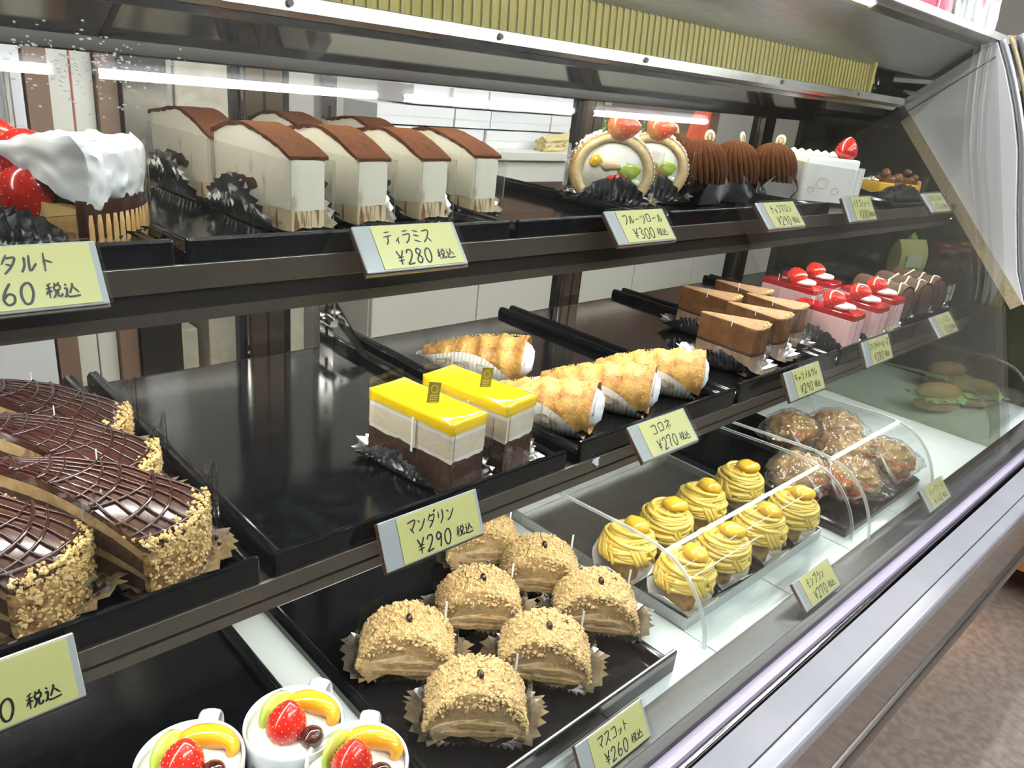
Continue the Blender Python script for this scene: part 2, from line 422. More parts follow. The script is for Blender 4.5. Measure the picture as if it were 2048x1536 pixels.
for y, where in ((1.55, 'over the staff side behind the case'), (-.5, 'over the aisle before the case'), (.5, 'right above the case')):  # unseen battens added to brighten the shop and the case
    for i, (a, b) in enumerate(((-.6, .6), (.8, 2.0), (2.2, 3.4), (3.6, 4.8))):
        ceiling_light(a, b, y, 'added fluorescent batten %s, %s from the near end' % (where, ('first', 'second', 'third', 'fourth')[i]), 'tube_staff' if y > 1 else 'tube_white')

# ------------------------------------------------------------------ the display case
XL, XR, XE = -0.55, 2.12, 1.745       # near end, far end, divider
GY0, GZ0, GY1, GZ1 = 0.275, 0.0, 0.530, 0.765     # front glass, foot and head
YB = 0.875                            # back sliding doors
Z1, Z2 = 0.462, 0.250                 # upper and middle shelf tops
YF1, YF2 = 0.515, 0.430               # their front edges
case = thing('display_case', 'long refrigerated cake case with slanted front glass and two inner shelves', 'display case')
def cpart(name, mb, m, parent=None, **k):
    k.setdefault('smooth', False)
    return mb.build(name, m, parent or case, **k)
def xprism(prof, x0, x1):
    """profile given in (y, z), drawn out along x"""
    n = len(prof); m = MB()
    v = [(x0, y, z) for y, z in prof]+[(x1, y, z) for y, z in prof]
    return m.add(v, [tuple(range(n)), tuple(range(2*n-1, n-1, -1))]+[(i, n+i, n+(i+1) % n, (i+1) % n) for i in range(n)])

# deck with its tiles
deck = cpart('deck', MB().box(XL, XR, 0.322, YB+.02, -0.03, -0.0035), 'rubber')
x = 0.905-0.185*8
while x < XR-.01:
    a, b = max(x+.0008, XL), min(x+.185-.0008, XR)
    if b > a+.02: MB().box(a, b, 0.324, YB, -0.006, 0.0).build('tile', 'tile', deck, smooth=False, bevel=0.0008, seg=1)
    x += 0.185
# sloping strip between tiles and glass
cpart('front_strip', xprism([(0.325, -0.001), (0.325, -0.03), (0.270, -0.03), (0.276, -0.006), (0.287, -0.0055)], XL, XR), 'steel_bright')
cpart('glass_gasket', xprism([(0.2735, 0.0045), (0.2875, 0.003), (0.288, -0.02), (0.268, -0.02), (0.2730, -0.004)], XL, XR), 'rubber', bevel=0.0015)
cpart('lilac_channel', xprism([(0.2728, -0.002), (0.266, 0.0005), (0.260, -0.003), (0.2575, -0.02), (0.2728, -0.02)], XL, XR), 'lilac_plastic')
cpart('chrome_bead', xprism([(0.2570, -0.007), (0.254, -0.0035), (0.2512, -0.0075), (0.250, -0.022), (0.2570, -0.022)], XL, XR), 'steel_mirror', smooth=True)
cpart('counter_ledge', xprism([(0.2490, -0.008), (0.2132, -0.0085), (0.2132, -0.03), (0.2490, -0.03)], XL, XR), 'marble', bevel=0.001)
cpart('counter_nosing', xprism([(0.2120, -0.0085), (0.1955, -0.0105), (0.1930, -0.014), (0.1930, -0.034), (0.2120, -0.034)], XL, XR), 'marble', bevel=0.0015)
# mirror-bright lower front and bumper rail
cpart('lower_front', xprism([(0.1960, -0.034), (0.1890, -0.150), (0.36, -0.160), (0.36, -0.034)], XL, XR), 'panel_mirror')
cpart('bumper_rail', xprism([(0.195, -0.138), (0.1865, -0.139), (0.1835, -0.143), (0.1815, -0.156), (0.186, -0.162), (0.217, -0.163)], XL, XR), 'steel_dark', smooth=True, auto=35)
cpart('kick_plate', MB().box(XL, XR, 0.52, 0.54, FLOOR, -.155), 'frame_black')
cpart('case_bottom', MB().box(XL, XR, 0.36, YB+.03, -.158, -0.031), 'white_lam')
# front glass
d = Vector((GY1-GY0, GZ1-GZ0)).normalized(); nrm = Vector((-d.y, d.x))*0.006
cpart('front_glass', xprism([(GY0, GZ0), (GY1, GZ1), (GY1-nrm.x, GZ1-nrm.y), (GY0-nrm.x, GZ0-nrm.y)], XL, XE-.02), 'glass')

# shelves
def shelf(yf, z, x1, hb, hl, nm):
    s = cpart(nm, MB().box(XL, x1, yf+.006, YB-.012, z-.010, z-.0015), 'bronze_dark')
    cpart('shelf_lip', xprism([(yf, z+.003), (yf+.003, z+.003), (yf+.006, z), (yf+.006, z-hb), (yf, z-hb)], XL, x1), 'bronze', s, bevel=0.0006)
    cpart('lamp_housing', xprism([(yf+.005, z-hb), (yf+.03, z-hb), (yf+.03, z-hb-.004), (yf+.009, z-hb-hl), (yf+.005, z-hb-hl)], XL, x1), 'bronze_dark', s)
    cpart('lamp_edge', MB().box(XL, x1, yf+.0045, yf+.010, z-hb-hl-.009, z-hb-hl), 'bronze', s)
    return s
s1 = shelf(YF1, Z1, XE-.01, 0.015, 0.015, 'upper_shelf')
s2 = shelf(YF2, Z2, XE-.01, 0.0105, 0.006, 'middle_shelf')
def case_tube(y, z, x0, x1, parent, r=0.007, n=3):
    L = (x1-x0)/n
    for i in range(n):
        a, b = x0+i*L+.01, x0+(i+1)*L-.01
        cpart('lamp_tube', MB().tube([(a, y, z), (b, y, z)], r, 10), 'tube_case', parent, smooth=True)
case_tube(YF1+.024, Z1-.027, XL+.02, XE-.03, s1)
case_tube(YF2+.022, Z2-.022, XL+.02, XE-.03, s2, r=0.006)

# canopy
CS = 0.6/0.524
def cz(prof): return [(y*CS, 0.6+(z-0.6)*CS) for y, z in prof]
can = cpart('canopy', xprism([(0.630, 0.6925), (0.556, 0.752), (0.60, 0.775), (0.90, 0.775), (0.90, 0.71), (0.66, 0.71), (0.66, 0.6945)], XL, XR), 'steel')
cpart('canopy_nose', xprism([(0.5285, 0.7665), (0.537, 0.757), (0.556, 0.752), (0.60, 0.776), (0.60, 0.782), (0.545, 0.784)], XL, XR), 'alu', can, smooth=False)
cpart('canopy_rail', xprism(cz([(0.526, 0.627), (0.522, 0.631), (0.524, 0.6405), (0.528, 0.6415), (0.531, 0.6415), (0.531, 0.634), (0.548, 0.632), (0.548, 0.627)]), XL, 1.55), 'alu', can)
cpart('rail_lip', xprism(cz([(0.5265, 0.6265), (0.530, 0.6215), (0.546, 0.6215), (0.546, 0.6265)]), XL, 1.53), 'steel_bright', can)
for xs in (.32, .54, .77, 1.09, 1.35):
    cpart('screw', MB().tube([(xs, 0.5235*CS, 0.6+.036*CS), (xs, 0.5205*CS, 0.6+.0358*CS)], [0.0032, 0.0026], 12), 'steel', can, smooth=True, auto=40)
# ceiling of the case, curved bright sheet down to the back doors
def ceil_fn(u, v):
    y = lerp(0.628, YB, v); z = lerp(0.664, 0.602, v)+0.006*sin(v*pi*1.2)
    return (lerp(XL, XE-.03, u), y, z)
cpart('inner_ceiling', MB().grid(ceil_fn, 2, 14), 'steel_ceiling', can, smooth=True)
cpart('ceiling_seam', MB().grid(lambda u, v: (0.232+.006*u+.03*v, lerp(0.632, YB, v), lerp(0.664, 0.602, v)+0.006*sin(v*pi*1.2)-.0012), 1, 14), 'frame_black', can)
case_tube(0.641, 0.6425, XL+.02, 1.48, can, r=0.0045)
# aged ribbed light diffuser behind the rail
lv = MB()
def lou(u, v):
    x = lerp(-.3, 1.44, u); k = u*290
    return (x, 0.626+0.003*v+0.0016*abs((k % 2)-1), lerp(0.640, 0.698, v))
lv.grid(lou, 580, 1)
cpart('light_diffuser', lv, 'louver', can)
rb = MB()
for i in range(146):
    xr = -.3+i*0.012
    rb.add([(xr-.0007, .6248, .642), (xr+.0007, .6248, .642), (xr+.0007, .6278, .697), (xr-.0007, .6278, .697), (xr-.0007, .6275, .642), (xr+.0007, .6275, .642), (xr+.0007, .6305, .697), (xr-.0007, .6305, .697)],
           [(0,1,2,3), (1,5,6,2), (0,3,7,4), (3,2,6,7)])
o = cpart('diffuser_ribs', rb, 'louver_rib', can); o['kind'] = 'stuff'
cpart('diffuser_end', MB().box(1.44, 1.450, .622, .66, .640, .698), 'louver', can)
cpart('wire_box', MB().box(1.465, 1.485, .64, .68, .645, .70), 'steel_dark', can, bevel=.002)
cpart('wire', MB().tube(smooth_path([(1.48, .64, .690), (1.52, .65, .66), (1.56, .66, .668), (1.58, .68, .695)]), .0025, 6), 'white_lam', can, smooth=True)

# back sliding doors: top frame, posts, panes
cpart('door_track', MB().box(XL, XE, YB-.012, YB+.03, 0.588, 0.608), 'frame_black', bevel=.002)
cpart('door_sill', MB().box(XL, XE, YB-.012, YB+.03, -0.02, 0.012), 'steel')
def post(x, wd, m, nm='door_post'):
    p = cpart(nm, MB().box(x-wd/2, x+wd/2, YB-.008, YB+.022, 0.012, 0.59), m, bevel=.0015)
    cpart('post_edge', MB().box(x-wd/2-.004, x-wd/2, YB-.004, YB+.018, 0.012, 0.59), 'steel_bright', p)
    cpart('post_seam', MB().box(x-.001, x+.001, YB-.0095, YB-.007, 0.012, 0.59), 'frame_black', p)
    return p
post(0.432, .045, 'post_brown'); post(1.003, .040, 'post_brown'); post(1.57, .045, 'post_brown'); post(-.18, .045, 'post_brown')
for a, b in ((XL, -.2), (-.155, .408), (.456, .982), (1.025, 1.545), (1.595, XE)):
    dr = cpart('back_door', MB().box(a+.001, b-.001, YB+.004, YB+.010, 0.012, 0.588), 'glass_back')
    for xx in (a+.004, b-.010):
        cpart('door_stile', MB().box(xx, xx+.007, YB+.001, YB+.013, 0.012, 0.588), 'frame_black', dr)
# slotted shelf upright with peg, next to the second post
up = cpart('shelf_upright', MB().box(.492, .512, YB-.030, YB-.012, -0.0, 0.588), 'steel_bright')
for k in range(16):
    cpart('slot', MB().box(.500, .504, YB-.0306, YB-.0295, .03+k*.034, .045+k*.034), 'frame_black', up)
cpart('shelf_peg', MB().tube([(.502, YB-.03, .292), (.502, YB-.048, .290)], [.007, .006], 14), 'steel_bright', up, smooth=True, auto=40)
cpart('shelf_bracket', xprism([(YB-.03, .315), (YB-.03, .29), (YB-.13, .243), (YB-.13, .25)], .5135, .5155), 'steel_bright', up)

cpart('dark_interior_sheet', MB().box(1.455, XE-.02, .70, .71, .615, .71), 'frame_black', can)  # black sheet added to stand for the dark interior under the canopy
cpart('far_end_backdrop', MB().box(XR-.012, XR, .33, YB+.02, 0, .70), 'dark_green')  # dark backdrop added to hide the bright room past the divider
cpart('far_rear_backdrop', MB().box(XE+.01, XR-.012, YB+.002, YB+.02, 0, .70), 'dark_green')  # added likewise, darkens the view towards the staff side
cpart('far_shelf', MB().box(XE+.012, XR-.013, .56, YB, .262, .270), 'dark_green')
# far end: tinted divider pane and the white laminate board with its raw chipboard edge
cpart('divider_pane', xprism([(0.30, 0.0), (YB, 0.0), (YB, 0.64), (0.51, 0.64)], XE, XE+.005), 'glass_tint')
WP = [(0.674, 0.647), (0.531, 0.764), (0.505, 0.72), (0.47, 0.65), (0.441, 0.579), (0.41, 0.47), (0.375, 0.36), (0.345, 0.302)]
board = cpart('end_board', xprism(WP, XE-.018, XE-.004), 'white_lam')
e0, e1 = Vector((0.648, 0.622)), Vector((0.347, 0.303)); dd = (e1-e0).normalized(); pn = Vector((-dd.y, dd.x))
def quad(a, b, w, x0, x1):
    if True:
        q = [a, b, b+w, a+w]
    return xprism([(p.x, p.y) for p in q], x0, x1)
cpart('chipboard_edge', quad(e0, e1, -pn*0.022 if pn.x < 0 else pn*0.022, XE-.020, XE-.010), 'chipboard', board)
def edge_tube(nm, off, r, x, m):
    P = [Vector((y, z)) for y, z in WP[1:]]; pts = []
    for i, p in enumerate(P):
        dv = (P[min(i+1, len(P)-1)]-P[max(i-1, 0)]).normalized(); nn = Vector((dv.y, -dv.x))
        if nn.x > 0: nn = -nn
        q = p+nn*off; pts.append((x, q.x, q.y))
    cpart(nm, MB().tube(smooth_path(pts, 4), r, 8), m, board, smooth=True)
edge_tube('end_frame', .007, .0065, XE-.006, 'grey_frame')
edge_tube('frame_gasket', .018, .004, XE+.006, 'chipboard')
edge_tube('outer_frame', .030, .009, XE+.02, 'grey_frame')
t0, t1 = Vector((0.654, 0.628)), Vector((0.523, 0.737))
cpart('board_joint', quad(t0, t1, Vector((.0012, .0015)), XE-.0195, XE-.015), 'frame_black', board)

# condensation beads inside the glass near the head, and a smear of cream on the middle lip
cd = MB(); rng = random.Random(21)
for i in range(230):
    gx = rng.gauss(.140, .025); gz = .586+rng.gauss(0, .009)-.03*max(0, gx-.17)
    if gx < .095 or gx > .25: continue
    gy = GY0+(GY1-GY0)*(gz-GZ0)/(GZ1-GZ0)+.0064
    r = rng.uniform(.0002, .0007)
    cd.ball((gx, gy, gz), r*rng.uniform(.9, 2.6), r*.5, r, 8, 5)
o = cpart('condensation_beads', cd, 'acrylic_edge', smooth=True); o['kind'] = 'stuff'
cpart('cream_smear', MB().block(6, 1, 8, lambda u, v, w: (.564+.010*u+.004*nz(u*3, w*3, 0, 2), YF2-.0008-.0012*v*(1-abs(2*u-1)), .2535-.012*w*(.4+.6*u)+.002*nz(u*4, w*4, 1, 2))), 'cream_white', s2, smooth=True)
# ------------------------------------------------------------------ handwritten price tags
DK = [[(.88, 1.12), (.94, .96)], [(1.0, 1.17), (1.07, 1.02)]]
G = {
 'タ': [[(.45,1),(.1,.5)], [(.4,.8),(.9,.8),(.65,.35),(.2,0)], [(.32,.52),(.68,.4)]],
 'ル': [[(.28,.85),(.27,.4),(.05,.05)], [(.58,.92),(.56,.1),(.98,.45)]],
 'ト': [[(.3,1),(.3,0)], [(.3,.62),(.8,.42)]],
 'テ': [[(.2,.92),(.8,.95)], [(.03,.6),(.97,.66)], [(.5,.62),(.45,.25),(.2,0)]],
 'ィ': [[(.8,.7),(.2,.3)], [(.55,.5),(.55,0)]],
 'ラ': [[(.2,.95),(.8,.97)], [(.1,.65),(.9,.68),(.7,.25),(.3,0)]],
 'ミ': [[(.2,.97),(.8,.82)], [(.2,.62),(.8,.47)], [(.12,.22),(.88,0)]],
 'ス': [[(.1,.9),(.85,.92),(.6,.42),(.05,0)], [(.55,.4),(.97,0)]],
 'フ': [[(.1,.9),(.9,.92),(.75,.4),(.3,0)]],
 'ー': [[(.05,.48),(.95,.54)]],
 'ツ': [[(.1,.85),(.2,.6)], [(.4,.9),(.5,.65)], [(.92,.9),(.75,.4),(.3,0)]],
 'ッ': [[(.1,.6),(.2,.42)], [(.4,.65),(.48,.46)], [(.88,.65),(.72,.25),(.3,0)]],
 'ロ': [[(.15,.9),(.18,.1)], [(.15,.87),(.85,.87),(.82,.1)], [(.18,.15),(.82,.15)]],
 'チ': [[(.75,1),(.2,.85)], [(.03,.6),(.97,.64)], [(.5,.9),(.5,.3),(.25,0)]],
 'ョ': [[(.2,.62),(.8,.62),(.8,0)], [(.25,.33),(.8,.33)], [(.2,.02),(.8,.02)]],
 'コ': [[(.15,.85),(.85,.87),(.85,.1)], [(.1,.1),(.92,.1)]],
 'マ': [[(.05,.9),(.95,.92),(.5,.3)], [(.3,.5),(.68,.05)]],
 'ン': [[(.1,.85),(.35,.66)], [(.1,.1),(.5,.25),(.95,.8)]],
 'リ': [[(.25,.9),(.25,.4)], [(.75,.95),(.75,.4),(.4,0)]],
 'ネ': [[(.45,1.02),(.56,.9)], [(.1,.8),(.85,.8),(.05,.2)], [(.5,.5),(.5,0)], [(.65,.42),(.9,.22)]],
 'キ': [[(.1,.75),(.85,.82)], [(.05,.4),(.95,.48)], [(.4,1),(.6,0)]],
 'ャ': [[(.1,.42),(.85,.58),(.65,.28)], [(.32,.7),(.5,0)]],
 'メ': [[(.8,1),(.6,.45),(.1,0)], [(.25,.7),(.82,.2)]],
 'サ': [[(.03,.65),(.97,.68)], [(.3,.95),(.3,.35)], [(.7,1),(.7,.4),(.4,0)]],
 'レ': [[(.2,.95),(.2,.08),(.9,.5)]],
 'ヘ': [[(.03,.35),(.35,.75),(.97,.2)]],
 'ム': [[(.45,.95),(.1,.1),(.9,.2)], [(.65,.45),(.97,0)]],
 'モ': [[(.15,.9),(.85,.92)], [(.05,.55),(.95,.58)], [(.4,.9),(.4,.1),(.9,.12)]],
 'シ': [[(.1,.9),(.3,.78)], [(.05,.6),(.25,.48)], [(.1,.05),(.55,.25),(.97,.85)]],
 'ュ': [[(.2,.55),(.75,.55),(.65,.05)], [(.05,.04),(.95,.04)]],
 'ク': [[(.4,1),(.1,.5)], [(.35,.8),(.9,.82),(.7,.35),(.25,0)]],
 'イ': [[(.85,1),(.05,.45)], [(.5,.7),(.5,0)]],
 'カ': [[(.05,.7),(.85,.72),(.7,.05),(.55,.15)], [(.42,1),(.36,.5),(.05,0)]],
 'ホ': [[(.05,.7),(.95,.72)], [(.5,1),(.5,0)], [(.3,.5),(.1,.2)], [(.7,.5),(.9,.2)]],
 'ニ': [[(.2,.8),(.8,.83)], [(.05,.15),(.95,.17)]],
 '¥': [[(.08,1),(.5,.55),(.92,1)], [(.12,.5),(.88,.53)], [(.12,.3),(.88,.33)], [(.5,.55),(.48,0)]],
 '0': [[(.55,1),(.2,.8),(.1,.4),(.3,.03),(.65,.05),(.88,.45),(.8,.85),(.55,1)]],
 '1': [[(.5,1),(.48,0)]],
 '2': [[(.12,.78),(.35,1),(.75,.95),(.8,.65),(.4,.25),(.08,.02),(.9,.06)]],
 '3': [[(.15,.9),(.6,1),(.8,.8),(.45,.55),(.82,.35),(.65,.03),(.12,.08)]],
 '4': [[(.45,1),(.08,.35),(.9,.38)], [(.65,.65),(.6,0)]],
 '5': [[(.8,.98),(.3,.95),(.22,.55),(.7,.6),(.82,.3),(.55,.02),(.12,.08)]],
 '6': [[(.65,1),(.3,.65),(.12,.3),(.35,.02),(.75,.1),(.8,.4),(.45,.5),(.15,.3)]],
 '7': [[(.1,.75),(.12,.97),(.85,.97),(.5,.4),(.45,0)]],
 '8': [[(.75,.9),(.4,1),(.2,.78),(.5,.55),(.82,.28),(.5,.0),(.15,.2),(.45,.52),(.8,.78),(.75,.9)]],
 '9': [[(.8,.75),(.5,1),(.2,.78),(.4,.52),(.78,.7),(.8,.85),(.75,.4),(.6,0)]],
 '税': [[(.4,1),(.1,.85)], [(.03,.65),(.47,.72)], [(.25,.9),(.25,0)], [(.25,.62),(.03,.25)], [(.28,.55),(.45,.4)], [(.6,1),(.66,.86)], [(.92,1.02),(.8,.85)],
        [(.58,.8),(.6,.5),(.9,.52),(.92,.8),(.58,.8)], [(.68,.5),(.62,.2),(.45,0)], [(.8,.5),(.8,.1),(1.02,.1),(1.02,.25)]],
 '込': [[(.1,.95),(.2,.8)], [(.03,.6),(.2,.62),(.15,.2),(0,.05)], [(.15,.15),(.4,.03),(1.05,.06)], [(.5,.88),(.6,.82),(.35,.25)], [(.6,.7),(.97,.25)]],
}
for a, b in (('ダ', 'タ'), ('ブ', 'フ'), ('ゴ', 'コ'), ('ベ', 'ヘ'), ('ボ', 'ホ')): G[a] = G[b]+DK
SMALL = 'ィョャッュ'

def write(mb, text, x, y, h, w, pen, rng, slant=0.06):
    """pen strokes as thin raised ribbons in the xy plane"""
    for ch in text:
        if ch == ' ': x += w*.5; continue
        k = .72 if ch in SMALL else 1.0
        oy = rng.uniform(-.03, .03)*h
        for st in G[ch]:
            P = smooth_path([(x+(px*w*k*.86)+slant*h*py, y+oy+py*h*k+px*w*.04, 0) for px, py in st], 5 if len(st) > 2 else 2)
            m = len(P); v = []; f = []
            for i, p in enumerate(P):
                d = (P[min(i+1, m-1)]-P[max(i-1, 0)]); d.normalize(); nn = Vector((-d.y, d.x, 0))*pen*(.55 if i in (0, m-1) else 1)
                v += [p+nn, p-nn]
            for i in range(m-1): f.append((2*i, 2*i+1, 2*i+3, 2*i+2))
            mb.add(v, f)
        x += w*(.80 if ch in SMALL else 1.0)
    return x

TW, TH = 0.100, 0.0395
def price_tag(x, y, z, tilt, l1, l2, label, rng, l1x=.024, l1w=None, strip=.016, w=TW, yaw=0.0, price_x=.030):
    """x,y,z = upper left corner; tilt = lean of the foot towards the customer"""
    t = thing('price_tag', label, 'price tag', (x, y, z), group='yellow handwritten price tags in the cake case')
    t.rotation_euler = (-tilt, 0, yaw)
    # local frame: x right, z up along the tag, -y out of the face
    MB().box(0, w, 0, .0022, -TH, 0).build('holder', 'holder_solid', t, smooth=False, bevel=.0006, seg=1)
    MB().box(-.0006, w+.0006, .0024, .0052, -TH-.0016, -.001).build('backing', 'wood_back', t, smooth=False)
    MB().box(strip, w-.004, -.0007, -.0001, -TH+.0015, -.0012).build('card', 'card', t, smooth=False)
    wr = MB()
    lw = l1w or min(.0098, (w-l1x-.008)/max(len(l1), 1))
    write(wr, l1, l1x, -.0175, .0112, lw, .00066, rng)
    ex = write(wr, l2, price_x, -.0355, .0125, .0090, .00072, rng)
    write(wr, '税込', min(ex+.004, w-.024), -.0335, .0088, .0095, .00060, rng)
    wr.v = [(p[0], -.0009, p[1]) for p in wr.v]
    wr.build('writing', 'ink', t, smooth=False)
    MB().box(-.0008, w+.0008, -.0035, -.0028, -TH-.0008, .0004).build('cover', 'glass', t, smooth=False)
    return t
R = random.Random(5)
A = lambda d: rad(d)
# upper shelf
price_tag(.040, .505, .487, A(30), 'イチゴタルト', '¥360', 'yellow price tag ending in 60 yen, under the strawberry and cream tart', R, l1x=.0185, price_x=.027)
price_tag(.320, .505, .487, A(39), 'ティラミス', '¥280', 'yellow 280 yen price tag below the cocoa-topped tiramisu slices', R)
price_tag(.618, .505, .489, A(42), 'フルーツロール', '¥300', 'yellow 300 yen price tag below the two fruit roll slices', R, l1x=.022)
price_tag(.918, .505, .490, A(43), 'チョコマロン', '¥290', 'yellow 290 yen price tag below the brown chestnut domes on the upper shelf', R, l1x=.026)
price_tag(1.170, .505, .492, A(32), 'イチゴショート', '¥280', 'yellow 280 yen price tag below the paper-wrapped strawberry shortcake', R, strip=.026, l1x=.030, price_x=.040)
price_tag(1.486, .505, .492, A(44), 'カボチャタルト', '¥260', 'yellow 260 yen price tag at the far end of the upper shelf', R, strip=.022, l1x=.028)
# middle shelf
price_tag(-.016, .420, .277, A(20), 'ショコラ', '¥290', 'yellow price tag below the lattice-topped chocolate pies, cut by the picture edge', R)
price_tag(.296, .420, .276, A(24), 'マンダリン', '¥290', 'yellow 290 yen price tag below the yellow-glazed layer cakes', R)
price_tag(.601, .420, .284, A(44), 'コロネ', '¥270', 'yellow 270 yen price tag below the cream-filled pastry horns', R, l1x=.030, l1w=.0125)
price_tag(.930, .420, .283, A(30), 'キャラメルサレ', '¥290', 'yellow 290 yen price tag below the cocoa-dusted caramel wedges', R, strip=.020, l1x=.022)
price_tag(1.170, .420, .288, A(28), 'ストロベリームース', '¥280', 'yellow 280 yen price tag below the pink strawberry mousse slices', R, strip=.020, l1x=.022)
price_tag(1.448, .420, .291, A(42), 'ミニショコラ', '¥250', 'yellow 250 yen price tag at the far end of the middle shelf', R, strip=.026, l1x=.030, price_x=.040)
# deck, standing behind the glass foot
price_tag(.455, .3155, .0330, A(31), 'マスコット', '¥260', 'yellow 260 yen price tag in front of the crumb-coated cakes', R, l1x=.026)
price_tag(.880, .318, .0325, A(45), 'モンブラン', '¥270', 'yellow 270 yen price tag in front of the yellow noodle-topped cups', R, l1x=.026)
price_tag(1.320, .316, .0330, A(42), 'シュークリーム', '¥140', 'yellow 140 yen price tag in front of the bagged cream puffs', R, l1x=.026)
# ------------------------------------------------------------------ trays and wrappings
def tray(x0, x1, y0, y1, z, label, front=.020, m='tray_black', rail=True, rz=0.0, back_extra=0.0):
    cx = (x0+x1)/2; w = x1-x0; d = y1-y0
    t = thing('serving_tray', label, 'tray', (cx, y0, z), rz, 'black plastic trays in the case')
    h = w/2
    MB().box(-h+.002, h-.002, .002, d, 0, .0035).build('base', m, t, smooth=False, bevel=.001, seg=1)
    prof = [(-.0065, 0), (-.0065, .010), (-.004, .0145), (-.001, .0155), (.0005, .0140), (.0015, .0155), (.0045, .0145), (.0065, .010), (.0065, 0)]
    for sx in (-1, 1):
        v = [(sx*(h-.0065)+px, y, pz) for y in (.004, d+.012+back_extra) for px, pz in prof]; n = len(prof)
        f = [tuple(range(n-1, -1, -1)), tuple(range(n, 2*n))]+[(i, (i+1) % n, n+(i+1) % n, n+i) for i in range(n)]
        MB().add(v, f).build('side_rail', m, t, smooth=False, bevel=.0008, seg=2)
    MB().box(-h, h, 0, .0055, 0, front).build('front_wall', m, t, smooth=False, bevel=.0018)
    return t

def ring_path(a, b, n, p=4.0):
    """superellipse outline with unit normals, evenly spaced along its length"""
    raw = []
    for i in range(720):
        t = 2*pi*i/720; c, s = cos(t), sin(t)
        x = a*math.copysign(abs(c)**(2/p), c); y = b*math.copysign(abs(s)**(2/p), s)
        nx = math.copysign(abs(c)**(2-2/p), c)/a; ny = math.copysign(abs(s)**(2-2/p), s)/b
        l = math.hypot(nx, ny) or 1; raw.append((x, y, nx/l, ny/l))
    acc = [0]
    for i in range(720):
        q, w_ = raw[i], raw[(i+1) % 720]; acc.append(acc[-1]+math.hypot(w_[0]-q[0], w_[1]-q[1]))
    out = []; k = 0
    for i in range(n):
        d = acc[-1]*i/n
        while acc[k+1] < d: k += 1
        out.append(raw[k])
    return out

def foil_mesh(name, L, W, side_h=.034, side_out=.010, end_out=.020, end_h=.007, pleats=44, seed=0, p=4.0, gold=False, amp=.0026):
    """pleated foil baking case pressed around a slice, long axis along y"""
    rng = random.Random(seed); n = pleats*2
    ring = ring_path(W/2+.002, L/2+.003, n, p); rows = 6; m = MB(); v = []
    jit = [rng.uniform(.9, 1.1) for _ in range(n)]
    for k in range(rows+1):
        t = k/rows
        for i, (x, y, nx, ny) in enumerate(ring):
            sd = min(1, abs(nx)**1.5); yy = y/(L/2)
            hs = side_h*max(0, 1-abs(yy)**2.2)*sd+end_h*(1-sd)+.003
            out = lerp(end_out, side_out, sd)*jit[i]
            zig = (amp if i % 2 else -amp)*t
            o = out*t+zig
            wob = .0016*nz(x, y, t, 60, seed)*t
            v.append((x+nx*o+wob, y+ny*o, .0006+hs*(t**1.15)*jit[i]))
    f = [tuple(range(n-1, -1, -1))]
    for k in range(rows):
        for i in range(n): f.append((k*n+i, k*n+(i+1) % n, (k+1)*n+(i+1) % n, (k+1)*n+i))
    m.add(v, f)
    return m.mesh(name, 'foil_gold' if gold else 'foil', smooth=False)

def film_mesh(name, path, z0, z1, closed=False, flare=0.0, seed=0, mt='film', top=None):
    """upright clear film following a footprint path (list of x,y)"""
    P = smooth_path([(x, y, 0) for x, y in path], 4); m = MB(); n = len(P); v = []
    rows = 4
    for k in range(rows+1):
        t = k/rows
        for i, p in enumerate(P):
            zt = z1 if top is None else top(i/(n-1))
            q = 1+flare*t
            w = .0007*nz(p.x, p.y, t, 50, seed)
            v.append((p.x*q+w, p.y*q+w, lerp(z0, zt, t)))
    f = []
    for k in range(rows):
        for i in range(n-1): f.append((k*n+i, k*n+i+1, (k+1)*n+i+1, (k+1)*n+i))
    m.add(v, f); return m.mesh(name, mt, smooth=True)

def berry(t): return math.sqrt(max(0, 1-(1-t/.32)**2)) if t < .32 else max(0, 1-((t-.32)/.68)**1.9)**.72
def strawberry_mesh(name, r=.014, h=.034, pale=False, seed=0, seeds=70, half=False, detail=True):
    """tip along +z, calyx end at z=0"""
    rng = random.Random(seed); m = MB()
    prof = []
    for k in range(13):
        t = k/12; prof.append((max(r*berry(t), .0004), h*t))
    def fn(x, y, z):
        k = 1+.06*nz(x, y, z, 70, seed); return (x*k, y*k, z)
    m.lathe(prof, 20, fn)
    if detail:
        for i in range(seeds):
            t = .10+.82*((i+.5)/seeds); th = i*2.39996
            rr = r*berry(t)*.995
            p = Vector(fn(rr*cos(th), rr*sin(th), h*t))
            m.ball(p, .00042, .00042, .0007, 6, 4, mi=1)
    return m.mesh(name, ['strawberry_pale' if pale else 'strawberry', 'seed'])

def calyx_mesh(name, r=.011, seed=0):
    m = MB(); rng = random.Random(seed)
    for k in range(8):
        a = 2*pi*k/8+rng.uniform(-.2, .2); L = r*rng.uniform(.8, 1.2); d = Vector((cos(a), sin(a), 0)); n = Vector((-sin(a), cos(a), 0))
        v = []; rows = 5
        for i in range(rows+1):
            t = i/rows; wd = .0028*sin(pi*min(1, t*.9+.12)); z = -.0005+.003*sin(t*2.2)*rng.uniform(.6, 1.2)
            v += [d*(L*t)+n*wd+Vector((0,0,z)), d*(L*t)-n*wd+Vector((0,0,z)), d*(L*t)+Vector((0,0,z+.0008))]
        f = []
        for i in range(rows):
            a0, b0, c0 = 3*i, 3*i+1, 3*i+2
            f += [(a0, c0, c0+3, a0+3), (c0, b0, b0+3, c0+3), (a0, a0+3, b0+3, b0)]
        m.add(v, f)
    return m.mesh(name, 'leaf')

